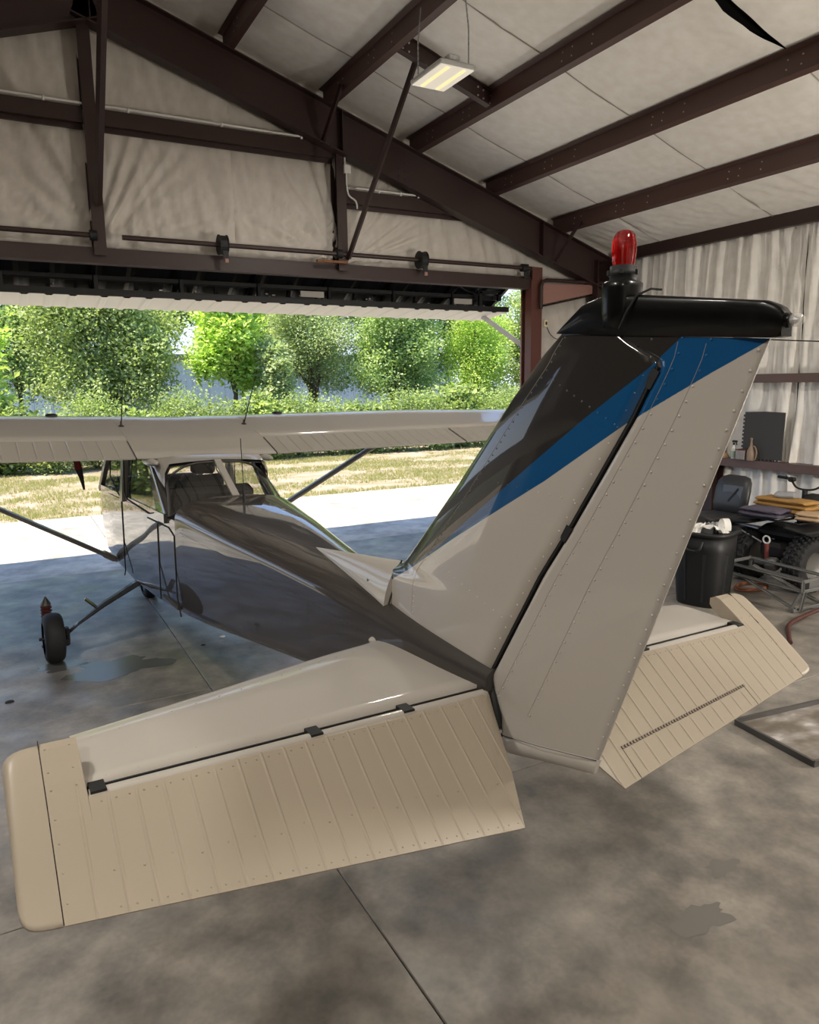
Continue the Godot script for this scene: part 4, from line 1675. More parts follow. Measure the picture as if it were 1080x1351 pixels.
func cabin(plane: Node3D) -> void:
	var c := Node3D.new()
	c.name = "cabin"
	plane.add_child(c, true)
	# roof aft of the wing, with rounded shoulders down to the rear window
	var s := Sh.new().smooth(true)
	var rings := []
	for q in [[-5.75, 1.86, 0.47], [-5.3, 1.90, 0.48], [-4.6, 1.885, 0.48], [-4.1, 1.865, 0.47], [-3.86, 1.838, 0.455], [-3.76, 1.826, 0.445], [-3.665, 1.808, 0.425]]:
		var r := PackedVector3Array()
		var prof := [[1.0, -0.075], [0.985, -0.03], [0.9, -0.004], [0.6, 0.0], [0.0, 0.004]]
		var drop: float = 1.0 + 1.6 * smoothstep(-3.9, -3.665, q[0])
		for e in prof:
			r.append(Vector3(q[2] * e[0], q[1] + e[1] * drop, q[0]))
		for i in range(3, -1, -1):
			r.append(Vector3(-q[2] * prof[i][0], q[1] + prof[i][1] * drop, q[0]))
		rings.append(r)
	s.loft(rings, false)
	part("roof", s, M.wing_cream_shaded, c)
	s = Sh.new().smooth(true)
	var lined := []
	for r in rings:
		var q := PackedVector3Array()
		for v in r:
			q.append(v * Vector3(0.97, 1, 1) - Vector3(0, 0.025, 0))
		lined.append(q)
	s.loft(lined, false)
	part("headlining", s, M.interior, c)
	for sd in [-1.0, 1.0]:
		# wing root fairing beside the roof
		s = Sh.new().smooth(true)
		s.ball(Vector3(sd * 0.475, 1.80, -3.90), Vector3(0.05, 0.03, 0.20))
		part("root_fairing", s, M.wing_cream_shaded, c)
		# pillars
		s = Sh.new()
		s.bar(Vector3(sd * 0.515, 1.34, -6.08), Vector3(sd * 0.47, 1.86, -5.6), 0.045, 0.05)
		part("windshield_post", s, M.wing_cream_shaded, c)
		s = Sh.new()
		s.bar(Vector3(sd * 0.515, 1.36, -4.9), Vector3(sd * 0.475, 1.83, -4.9), 0.045, 0.11, Vector3.BACK)
		part("door_post", s, M.wing_cream_shaded, c)
		s = Sh.new().smooth(true)
		s.loft([PackedVector3Array([Vector3(sd * 0.487, 1.40, -3.72), Vector3(sd * 0.44, 1.40, -3.70), Vector3(sd * 0.435, 1.42, -3.42), Vector3(sd * 0.475, 1.42, -3.44)]), PackedVector3Array([Vector3(sd * 0.455, 1.79, -4.12), Vector3(sd * 0.41, 1.79, -4.10), Vector3(sd * 0.40, 1.79, -3.95), Vector3(sd * 0.445, 1.79, -3.97)])], true, true, true)
		part("rear_post", s, M.charcoal, c)
		s = Sh.new()
		s.bar(Vector3(sd * 0.515, 1.36, -6.05), Vector3(sd * 0.48, 1.405, -3.45), 0.03, 0.07)
		part("sill", s, M.charcoal, c)
		# side glass
		s = Sh.new()
		s.quad(Vector3(sd * 0.508, 1.39, -5.98), Vector3(sd * 0.468, 1.82, -5.62), Vector3(sd * 0.468, 1.82, -4.95), Vector3(sd * 0.508, 1.39, -4.95))
		part("door_window", s, M.pane, c)
		s = Sh.new()
		s.quad(Vector3(sd * 0.50, 1.39, -4.85), Vector3(sd * 0.468, 1.81, -4.85), Vector3(sd * 0.455, 1.80, -4.1), Vector3(sd * 0.49, 1.40, -3.7))
		part("side_window", s, M.pane, c)
		s = Sh.new()
		s.tube([Vector3(sd * 0.51, 1.80, -4.80), Vector3(sd * 0.515, 1.45, -4.80), Vector3(sd * 0.515, 1.40, -4.70), Vector3(sd * 0.508, 1.385, -3.9), Vector3(sd * 0.50, 1.41, -3.76)], 0.005, 6)
		part("window_seal", s, M.seam, c)
		s = Sh.new()
		s.tube([Vector3(sd * 0.505, 1.80, -5.45), Vector3(sd * 0.525, 1.55, -5.43), Vector3(sd * 0.53, 1.42, -5.05), Vector3(sd * 0.528, 1.40, -4.98)], 0.006, 6)
		part("window_seal", s, M.seam, c)
	# rear window: two panes and a centre post; the glass wraps round the corners
	for sd in [-1.0, 1.0]:
		s = Sh.new().smooth(true)
		var rows := []
		for j in 7:
			var v := j / 6.0
			var r := PackedVector3Array()
			for i in 13:
				var u := i / 12.0
				var xt := lerpf(0.015, 0.40, u)
				var xb := lerpf(0.03, 0.462, u)
				var top := Vector3(xt, 1.800 - 0.13 * pow(u, 3.5), -3.665 - 0.04 * pow(u, 3.0))
				var bot := Vector3(xb, 1.572 - 0.145 * pow(u, 3.0), -3.235 - 0.16 * pow(u, 3.0))
				var q := top.lerp(bot, v) + Vector3(0, 0.012, 0.012) * sin(PI * v)
				r.append(q * Vector3(sd, 1, 1))
			rows.append(r)
		s.loft(rows, false)
		part("rear_window", s, M.pane, c)
		# seal round the pane
		s = Sh.new()
		var edge := []
		for r in rows: edge.append(r[12])
		var bottom := []
		var tops := []
		for i in 13:
			bottom.append(rows[6][i]); tops.append(rows[0][i])
		s.tube(edge, 0.010, 6); s.tube(bottom, 0.008, 6); s.tube(tops, 0.010, 6)
		part("window_frame", s, M.window_frame, c)
	s = Sh.new()
	s.bar(Vector3(0, 1.812, -3.67), Vector3(0, 1.575, -3.235), 0.055, 0.016)
	part("centre_post", s, M.wing_cream_shaded, c)
	# windscreen
	s = Sh.new().smooth(true)
	var wr := []
	for j in 6:
		var r := PackedVector3Array()
		for i in 13:
			var u := -1.0 + i / 6.0
			var t := Vector3(0.46 * u, 1.87 - 0.02 * u * u, -5.62)
			var b := Vector3(0.51 * u, 1.46 - 0.08 * u * u, -6.25 + 0.2 * u * u)
			r.append(t.lerp(b, j / 5.0))
		wr.append(r)
	s.loft(wr, false)
	part("windscreen", s, M.pane, c)
	# seats and floor
	s = Sh.new()
	s.box(Vector3(0, 0.74, -4.6), Vector3(0.92, 0.03, 2.6))
	part("cabin_floor", s, M.interior, c)
	for q in [[-0.24, -5.05, 0.42], [0.24, -5.05, 0.42], [0.0, -4.15, 0.86]]:
		s = Sh.new().smooth(false)
		s.box(Vector3(q[0], 1.02, q[1] - 0.2), Vector3(q[2], 0.13, 0.45), Basis(), 0.04)
		s.box(Vector3(q[0], 1.30, q[1] + 0.06), Vector3(q[2], 0.52, 0.11), Basis(Vector3.RIGHT, 0.15), 0.045)
		if q[2] < 0.5:
			s.box(Vector3(q[0], 1.64, q[1] + 0.12), Vector3(0.24, 0.14, 0.07), Basis(Vector3.RIGHT, 0.15), 0.03)
		s.box(Vector3(q[0], 0.86, q[1] - 0.2), Vector3(q[2] * 0.8, 0.2, 0.36))
		part("seat", s, M.seat, c)
	s = Sh.new()
	s.box(Vector3(0, 1.30, -5.98), Vector3(0.94, 0.34, 0.16), Basis(), 0.03)
	part("instrument_panel", s, M.black, c)

func gear(plane: Node3D) -> void:
	var tyre := Sh.new().smooth(true)
	var prof := []
	for k in 21:
		var a := lerpf(-PI / 2, PI / 2, k / 20.0)
		prof.append(Vector2(0.140 + 0.082 * pow(maxf(cos(a), 0.0), 0.62), 0.082 * signf(sin(a)) * pow(absf(sin(a)), 0.8)))
	tyre.lathe(prof, 36, Transform3D(), false)
	var tm := tyre.mesh()
	var hub := Sh.new().smooth(true)
	hub.lathe([Vector2(0.02, -0.075), Vector2(0.06, -0.072), Vector2(0.07, -0.05), Vector2(0.13, -0.055), Vector2(0.142, -0.068), Vector2(0.142, 0.068), Vector2(0.13, 0.055), Vector2(0.07, 0.05), Vector2(0.05, 0.072), Vector2(0.012, 0.075)], 28)
	var hm := hub.mesh()
	for sd in [-1.0, 1.0]:
		var leg := Node3D.new()
		leg.name = "main_gear"
		plane.add_child(leg, true)
		var cy := 0.222 - (0.025 if sd < 0 else -0.025)
		var s := Sh.new().smooth(false)
		var rings := []
		for q in [[0.30, 0.645, 0.075, 0.028], [0.45, 0.60, 0.072, 0.026], [0.75, 0.45, 0.06, 0.022], [0.98, 0.31, 0.04, 0.014], [1.06, 0.245, 0.034, 0.013]]:
			var y: float = q[1] + (0.0 if q[0] < 0.5 else (cy - 0.218) * (q[0] - 0.5) / 0.55)
			var r := PackedVector3Array()
			for k in 8:
				var a := TAU * (k + 0.5) / 8
				r.append(Vector3(sd * q[0], y + q[3] * sin(a) * 1.15, -4.80 + q[2] * cos(a) * 1.1))
			rings.append(r)
		s.loft(rings, true, true, true)
		part("spring_leg", s, M.gear_paint, leg)
		s = Sh.new()
		s.bar(Vector3(sd * 0.80, 0.425 + cy - 0.218, -4.80), Vector3(sd * 0.905, 0.53 + cy - 0.218, -4.82), 0.07, 0.014, Vector3(0, 1, 0))
		part("step", s, M.gear_paint, leg)
		s = Sh.new()
		s.box(Vector3(sd * 1.075, cy + 0.015, -4.79), Vector3(0.04, 0.13, 0.10), Basis(), 0.01)
		s.box(Vector3(sd * 1.09, cy - 0.02, -4.70), Vector3(0.05, 0.07, 0.07), Basis(), 0.01)
		s.tube([Vector3(sd * 1.06, cy, -4.80), Vector3(sd * 1.30, cy, -4.80)], 0.014, 8)
		part("brake_caliper", s, M.black, leg)
		var at := Transform3D(Basis(Vector3.BACK, PI / 2), Vector3(sd * 1.183, cy, -4.80))
		var o := put("tyre", tm, M.rubber, leg)
		o.transform = at
		o = put("hub", hm, M.alloy_dull, leg)
		o.transform = at
	var ng := Node3D.new()
	ng.name = "nose_gear"
	plane.add_child(ng, true)
	var s := Sh.new()
	s.tube([Vector3(0, 0.8, -6.42), Vector3(0, 0.45, -6.47)], 0.04, 12)
	s.tube([Vector3(-0.1, 0.45, -6.47), Vector3(0.1, 0.45, -6.47)], 0.03, 10)
	for q in [-0.1, 0.1]:
		s.bar(Vector3(q, 0.45, -6.47), Vector3(q, 0.2, -6.47), 0.05, 0.016, Vector3.RIGHT)
	part("fork", s, M.gear_paint, ng)
	var at := Transform3D(Basis(Vector3.BACK, PI / 2).scaled(Vector3.ONE * 0.92), Vector3(0, 0.2, -6.47))
	var o := put("tyre", tm, M.rubber, ng)
	o.transform = at
	o = put("hub", hm, M.alloy_dull, ng)
	o.transform = at

func aircraft() -> void:
	var dome := Sh.new().smooth(true)
	dome.lathe([Vector2(0.0045, 0), Vector2(0.004, 0.0012), Vector2(0.0022, 0.0022), Vector2(0.0004, 0.0026)], 7)
	rivet_mesh = dome.mesh()
	var plane := thing("light_aircraft", "high-winged light aircraft in cream, charcoal and blue seen from behind its tail", "aircraft", Vector3(1.6285, 0, -2.2983))
	plane.rotation = Vector3(0, 0.0543, -0.0209)
	fin_and_rudder(plane)
	stabilizer(plane)
	elevator(plane, -1.0)
	elevator(plane, 1.0)
	fuselage(plane)
	cabin(plane)
	wing(plane)
	gear(plane)
	# tail end: dark stop bracket, hinge arms and stinger between elevators and rudder
	var s := Sh.new().smooth(true)
	s.tube([Vector3(-0.005, 1.215, -0.06), Vector3(-0.045, 1.16, 0.0), Vector3(-0.05, 1.09, 0.03), Vector3(-0.035, 1.01, 0.035)], 0.026, 10)
	s.tube([Vector3(0.005, 1.215, -0.06), Vector3(0.045, 1.16, 0.0), Vector3(0.05, 1.09, 0.03), Vector3(0.035, 1.01, 0.035)], 0.026, 10)
	part("tail_bracket", s, M.black, plane)
	s = Sh.new()
	s.box(Vector3(0, 1.10, -0.02), Vector3(0.085, 0.17, 0.05), Basis(), 0.012)
	s.tube([Vector3(-0.12, HS, -0.006), Vector3(0.12, HS, -0.006)], 0.02, 10)
	part("torque_tube", s, M.black, plane)
	s = Sh.new()
	s.ball(Vector3(-0.05, 1.035, 0.058), Vector3(0.01, 0.01, 0.01), 8, 5)
	part("bolt", s, M.alloy, plane)
	# red-topped pitot cover hanging under the left wing
	var pc := thing("pitot_cover", "dark red and black cover hanging below the left wing by the cabin", "cover")
	s = Sh.new().smooth(true)
	s.tube([Vector3(0, 0.0, 0), Vector3(0.002, -0.06, 0), Vector3(0.012, -0.13, 0.0)], 0.022, 9, true, 0.03)
	part("sleeve", s, M.red_cloth, pc)
	s = Sh.new().smooth(true)
	s.tube([Vector3(0.012, -0.12, 0), Vector3(0.03, -0.2, 0), Vector3(0.045, -0.30, 0)], 0.028, 9, true, 0.008)
	part("tail", s, M.black, pc)
	pc.transform = plane.transform * Transform3D(Basis(), Vector3(-0.965, 1.86, -4.30))

# ---------- things along the right wall
func clutter() -> void:
	bin()
	lawn_tractor()
	quad_bike()
	steel_stand()
	shelf_things()
	# shallow drip pan on the floor
	var t := thing("drip_pan", "shallow grey metal drip pan with dried white residue lying on the floor", "pan", Vector3(4.265, 0, -2.885), -0.12)
	var s := Sh.new()
	s.box(Vector3(0.52, 0.006, 0.0), Vector3(1.04, 0.006, 0.64))
	part("tray_bottom", s, M.pan_bottom, t)
	for q in [[Vector3(0, 0.022, -0.32), Vector3(0, 0.022, 0.32)], [Vector3(1.04, 0.022, -0.32), Vector3(1.04, 0.022, 0.32)], [Vector3(0, 0.022, -0.32), Vector3(1.04, 0.022, -0.32)], [Vector3(0, 0.022, 0.32), Vector3(1.04, 0.022, 0.32)]]:
		s = Sh.new()
		s.bar(q[0], q[1], 0.006, 0.044)
		s.bar(q[0] + Vector3(0, 0.02, 0), q[1] + Vector3(0, 0.02, 0), 0.02, 0.006)
		part("rim", s, M.pan_rim, t)
	# rust-brown hose
	s = Sh.new().smooth(true)
	s.tube(curve([Vector3(6.10, 0.02, -4.02), Vector3(6.28, 0.022, -4.16), Vector3(6.55, 0.022, -4.34), Vector3(6.9, 0.03, -4.42), Vector3(7.15, 0.08, -4.38), Vector3(7.3, 0.16, -4.22), Vector3(7.5, 0.1, -4.0), Vector3(7.7, 0.03, -3.8)], 40), 0.021, 10)
	solo("hose", s, M.hose, "thick rust brown hose trailing over the floor in front of the steel stand", "hose")
	s = Sh.new().smooth(true)
	var loop := []
	for k in 60:
		var a := TAU * k / 30.0
		loop.append(Vector3(7.42 + (0.22 + 0.02 * sin(a * 0.5)) * cos(a), 0.018 + 0.014 * (k / 30), -5.42 + 0.13 * sin(a)))
	s.tube(loop, 0.013, 8)
	solo("coiled_hose", s, M.hose_orange, "thin orange brown hose coiled flat on the floor behind the black bin", "hose")
	# junction box, conduits and switch on the gable
	t = thing("junction_box", "small white junction box with bent conduit high on the gable post", "box", Vector3(4.33, 5.27, -9.74))
	s = Sh.new()
	s.box(Vector3(0.04, 0.0, 0), Vector3(0.10, 0.11, 0.05), Basis(), 0.006)
	part("housing", s, M.white_plastic, t)
	s = Sh.new().smooth(true)
	s.tube(curve([Vector3(0.03, -0.05, 0), Vector3(0.03, -0.2, 0), Vector3(0.06, -0.33, 0), Vector3(0.15, -0.40, 0.02), Vector3(0.17, -0.5, 0.02)], 16), 0.012, 7)
	part("conduit", s, M.white_plastic, t)
	s = Sh.new().smooth(true)
	s.tube([Vector3(0.01, 0.05, 0), Vector3(0.01, 0.34, 0)], 0.012, 7)
	part("conduit", s, M.white_plastic, t)
	for q in [[-2.6, 1.1, 5.62], [1.25, 4.15, 5.62], [4.52, 5.9, 5.06]]:
		s = Sh.new().smooth(true)
		s.tube([Vector3(q[0], q[2], -9.79), Vector3(q[1], q[2] - 0.005, -9.79)], 0.014, 8)
		for x in [q[0] + 0.35, (q[0] + q[1]) / 2, q[1] - 0.4]:
			s.box(Vector3(x, q[2] - 0.012, -9.785), Vector3(0.025, 0.05, 0.03))
		solo("conduit", s, M.white_plastic, {-2.6: "thin white conduit on the girt left of the centre post", 1.25: "thin white conduit on the girt right of the centre post", 4.52: "thin white conduit on the short lower girt by the rafter"}[q[0]], "conduit")
	t = thing("switch_box", "small cream switch box hung on the inside of the door jamb", "switch", Vector3(7.80, 3.33, -9.74))
	s = Sh.new()
	s.box(Vector3.ZERO, Vector3(0.075, 0.12, 0.05), Basis(), 0.008)
	part("housing", s, M.cream_plastic, t)
	s = Sh.new()
	s.box(Vector3(0, 0, 0.028), Vector3(0.03, 0.05, 0.012), Basis(), 0.003)
	part("button", s, M.black, t)
	s = Sh.new().smooth(true)
	s.tube(curve([Vector3(0.03, -0.05, 0), Vector3(0.10, -0.18, 0.02), Vector3(0.25, -0.25, 0.03), Vector3(0.55, -0.24, 0.02), Vector3(0.9, -0.16, 0.0)], 16), 0.006, 6)
	part("cord", s, M.black, t)
	# little post behind the main wheel, and litter on the floor
	t = thing("spring_post", "short dark rusty spring post with a pointed top standing behind the main wheel", "post", Vector3(0.165, 0, -7.5))
	s = Sh.new().smooth(true)
	s.lathe([Vector2(0.07, 0), Vector2(0.07, 0.015), Vector2(0.025, 0.025), Vector2(0.025, 0.22)], 16)
	part("stem", s, M.black, t)
	s = Sh.new().smooth(true)
	var coil := []
	for k in 61:
		coil.append(Vector3(0.04 * cos(k * 0.6), 0.22 + 0.18 * k / 60.0, 0.04 * sin(k * 0.6)))
	s.tube(coil, 0.012, 6)
	s.tube([Vector3(0, 0.2, 0), Vector3(0, 0.41, 0)], 0.034, 12)
	part("spring", s, M.rust_red, t)
	s = Sh.new().smooth(true)
	s.lathe([Vector2(0.046, 0.40), Vector2(0.044, 0.42), Vector2(0.012, 0.475), Vector2(0.004, 0.485)], 16)
	part("pointed_cap", s, M.alloy_dull, t)
	for q in [[1.433, -6.78, 0.022, "small dark lump of dirt on the floor right of the stain"], [1.65, -6.92, 0.03, "tiny pale scrap on the floor beyond the dark dirt lump"], [-0.18, -6.25, 0.035, "flat dark leaf on the floor at the left edge"]]:
		s = Sh.new()
		s.loft([squircle(q[2], q[2] * 0.7, 0.0, 9, 0.8), squircle(q[2] * 0.8, q[2] * 0.6, q[2] * 0.3, 9, 0.7), squircle(q[2] * 0.2, q[2] * 0.2, q[2] * 0.45, 9, 0.9)], true, true, true)
		var o := solo("floor_litter", s, M.white_plastic if q[0] == 1.65 else M.black, q[3], "litter")
		o.position = Vector3(q[0], 0, q[1])
	# thin cable sagging along the side wall
	s = Sh.new().smooth(true)
	s.tube(curve([Vector3(9.2, 3.18, -8.4), Vector3(9.2, 2.98, -7.2), Vector3(9.2, 2.86, -6.0), Vector3(9.2, 2.82, -5.2), Vector3(9.2, 2.9, -3.5)], 24), 0.009, 6)
	solo("cable", s, M.black, "thin black cable sagging across the white side wall", "cable")

func curve(pts: Array, n: int) -> Array:
	var o := []
	for i in n + 1:
		var f := float(i) / n * (pts.size() - 1)
		var k := mini(int(f), pts.size() - 2)
		var p0: Vector3 = pts[maxi(k - 1, 0)]
		var p3: Vector3 = pts[mini(k + 2, pts.size() - 1)]
		o.append((pts[k] as Vector3).cubic_interpolate(pts[k + 1], p0, p3, f - k))
	return o

func squircle(rx: float, rz: float, y: float, n := 36, e := 0.6) -> PackedVector3Array:
	var r := PackedVector3Array()
	for k in n:
		var a := TAU * k / n
		r.append(Vector3(rx * signf(cos(a)) * pow(absf(cos(a)), e), y, rz * signf(sin(a)) * pow(absf(sin(a)), e)))
	return r

func bin() -> void:
	var t := thing("trash_bin", "tall black plastic bin filled with white scraps beside the tail", "bin", Vector3(6.53, 0, -5.36), 0.3)
	t.scale = Vector3(0.92, 0.97, 0.92)
	var s := Sh.new().smooth(true)
	s.loft([squircle(0.255, 0.255, 0.0), squircle(0.265, 0.265, 0.02), squircle(0.29, 0.29, 0.35), squircle(0.305, 0.305, 0.62), squircle(0.315, 0.315, 0.80), squircle(0.30, 0.30, 0.80), squircle(0.27, 0.27, 0.4), squircle(0.25, 0.25, 0.03)], true, true, true)
	part("body", s, M.bin_black, t)
	s = Sh.new().smooth(true)
	s.loft([squircle(0.316, 0.316, 0.79), squircle(0.345, 0.345, 0.80), squircle(0.35, 0.35, 0.83), squircle(0.335, 0.335, 0.845), squircle(0.305, 0.305, 0.84), squircle(0.30, 0.30, 0.79)], true)
	part("rim", s, M.bin_black, t)
	for k in 8:
		var a := TAU * (k + 0.5) / 8
		s = Sh.new()
		var dv := Vector3(cos(a), 0, sin(a))
		var q: float = pow(pow(absf(dv.x), 3.3) + pow(absf(dv.z), 3.3), -1.0 / 3.3)
		s.bar(dv * q * 0.262 + Vector3(0, 0.06, 0), dv * q * 0.300 + Vector3(0, 0.6, 0), 0.05, 0.014, dv)
		part("rib", s, M.bin_black, t)
	for sd in [-1.0, 1.0]:
		s = Sh.new().smooth(true)
		s.tube(curve([Vector3(-0.31, 0.74, sd * 0.09), Vector3(-0.36, 0.66, sd * 0.075), Vector3(-0.355, 0.64, 0.0), Vector3(-0.36, 0.66, -sd * 0.075), Vector3(-0.31, 0.74, -sd * 0.09)], 14), 0.016, 8)
		s.xf = Transform3D()
		var o := part("handle", s, M.bin_black, t)
		o.rotation.y = 0.0 if sd < 0 else PI
	# what sticks out of it
	s = Sh.new().smooth(true)
	var r0 := PackedVector3Array()
	var r1 := PackedVector3Array()
	for k in 24:
		var a := -0.4 + 3.9 * k / 23.0
		var q := Vector3(0.08 * cos(a), 0.09 * sin(a), 0)
		r0.append(q + Vector3(0, 0, -0.035)); r1.append(q + Vector3(0, 0, 0.035))
	s.loft([r0, r1], false)
	var o := solo("plastic_strip", s, M.white_plastic, "white plastic strip curling up out of the black bin", "strip")
	o.position = Vector3(6.62, 0.85, -5.2)
	o.rotation.y = 1.1
	for q in [[6.42, 0.83, -5.42, 0.5, "crumpled white paper scrap at the left of the black bin"], [6.5, 0.82, -5.22, 2.0, "flat white scrap lying along the near rim of the black bin"], [6.70, 0.81, -5.36, 1.2, "dark grey crumpled scrap on the right in the black bin"]]:
		s = Sh.new()
		var nz := noise(2.2, 2, int(q[3] * 10))
		var rows := []
		for j in 9:
			var r := PackedVector3Array()
			for i in 9:
				var a := (i - 4) / 4.0
				var b := (j - 4) / 4.0
				r.append(Vector3(a * 0.14, 0.05 * nz.get_noise_2d(a * 1.4, b * 1.4) + 0.03 * (1 - a * a), b * 0.09))
			rows.append(r)
		s.loft(rows, false)
		o = solo("scrap", s, M.rag_grey if q[3] == 1.2 else M.white_plastic, q[4], "scrap")
		o.position = Vector3(q[0], q[1], q[2])
		o.rotation = Vector3(0.1, q[3], 0.15)

func lawn_tractor() -> void:
	var t := thing("lawn_tractor", "black lawn tractor with a high-backed padded seat behind the bin", "tractor", Vector3(8.1, 0, -6.38))
	# faces -x
	var s := Sh.new().smooth(true)
	var rings := []
	for q in [[0.62, 0.20, 0.23, 0.02], [0.66, 0.12, 0.25, 0.10], [0.80, 0.10, 0.255, 0.115], [0.98, 0.14, 0.255, 0.11], [1.08, 0.17, 0.24, 0.10], [1.14, 0.20, 0.20, 0.07], [1.165, 0.21, 0.12, 0.03]]:
		var r := PackedVector3Array()
		for k in 28:
			var a := TAU * k / 28
			r.append(Vector3(q[1] + q[3] * 0.5 * signf(cos(a)) * pow(absf(cos(a)), 0.6), q[0], q[2] * signf(sin(a)) * pow(absf(sin(a)), 0.55)))
		rings.append(r)
	s.loft(rings, true, true, true)
	var seat := part("seat_back", s, M.vinyl, t)
	s = Sh.new()
	s.box(Vector3(0.085, 0.93, 0.03), Vector3(0.02, 0.24, 0.30), Basis(Vector3.BACK, -0.18), 0.009)
	part("back_pad", s, M.vinyl_light, seat)
	s = Sh.new()
	s.box(Vector3(0.075, 0.92, 0.06), Vector3(0.018, 0.22, 0.035), Basis(Vector3.RIGHT, 0.6) * Basis(Vector3.BACK, -0.18), 0.006)
	part("belt", s, M.black, seat)
	s = Sh.new().smooth(true)
	rings = []
	for q in [[0.56, 0.30, 0.20], [0.60, 0.36, 0.245], [0.665, 0.36, 0.25], [0.69, 0.34, 0.235], [0.695, 0.2, 0.12]]:
		var r := squircle(q[1], q[2], q[0], 28, 0.5)
		for k in r.size():
			r[k] += Vector3(-0.14, 0.03 * (-r[k].x), 0)
		rings.append(r)
	s.loft(rings, true, true, true)
	part("seat_cushion", s, M.vinyl, t)
	s = Sh.new()
	s.box(Vector3(0.0, 0.47, 0), Vector3(0.8, 0.1, 0.85), Basis(), 0.04)
	s.box(Vector3(-0.1, 0.36, 0), Vector3(1.2, 0.2, 0.5), Basis(), 0.04)
	part("fender", s, M.black, t)
	s = Sh.new()
	s.box(Vector3(-0.95, 0.58, 0), Vector3(0.75, 0.34, 0.5), Basis(), 0.07)
	part("hood", s, M.black, t)
	s = Sh.new().smooth(true)
	var wheel := []
	for k in 25:
		var a := TAU * k / 24
		wheel.append(Vector3(-0.85 + 0.10 * sin(a), 0.90 + 0.05 * sin(a), 0.17 * cos(a)))
	s.tube(wheel, 0.014, 8, false)
	s.tube([Vector3(-0.85, 0.89, 0), Vector3(-0.95, 0.7, 0)], 0.018, 8)
	part("steering_wheel", s, M.black, t)
	for q in [[0.1, 0.24, 0.36, 0.24, 0.2], [-1.05, 0.18, 0.36, 0.18, 0.13]]:
		for sd in [-1.0, 1.0]:
			s = Sh.new().smooth(true)
			var w: float = q[4]
			s.lathe([Vector2(q[3] * 0.5, -w / 2), Vector2(q[3] * 0.9, -w / 2), Vector2(q[3], -w * 0.3), Vector2(q[3], w * 0.3), Vector2(q[3] * 0.9, w / 2), Vector2(q[3] * 0.5, w / 2)], 24, Transform3D(Basis(Vector3.RIGHT, PI / 2), Vector3(q[0], q[1], sd * q[2])))
			part("wheel", s, M.rubber, t)

func knobby(at: Transform3D, r: float, w: float, t: Node3D) -> void:
	var s := Sh.new().smooth(true)
	s.lathe([Vector2(r * 0.5, -w * 0.42), Vector2(r * 0.82, -w * 0.5), Vector2(r * 0.93, -w * 0.40), Vector2(r * 0.94, w * 0.40), Vector2(r * 0.82, w * 0.5), Vector2(r * 0.5, w * 0.42)], 28, at, false)
	var o := part("tyre", s, M.rubber, t)
	s = Sh.new()
	for k in 26:
		for j in 5:
			var a := TAU * (k + 0.5 * (j % 2)) / 26
			var y := (j - 2) * w * 0.2
			var rr := r * (0.955 if absi(j - 2) < 2 else 0.90)
			s.xf = at * Transform3D(Basis(Vector3.UP, -a), Vector3(cos(a) * rr, y, sin(a) * rr))
			s.box(Vector3.ZERO, Vector3(r * 0.10, w * 0.13, r * 0.13), Basis(), 0.004)
	part("tread_lugs", s, M.rubber, o).set_meta("kind", "stuff")
	s = Sh.new().smooth(true)
	s.lathe([Vector2(0.02, -w * 0.5), Vector2(r * 0.22, -w * 0.5), Vector2(r * 0.25, -w * 0.3), Vector2(r * 0.48, -w * 0.3), Vector2(r * 0.52, -w * 0.42), Vector2(r * 0.52, w * 0.42), Vector2(r * 0.48, w * 0.3), Vector2(0.02, w * 0.3)], 24, at)
	part("rim", s, M.alloy_dull, o)

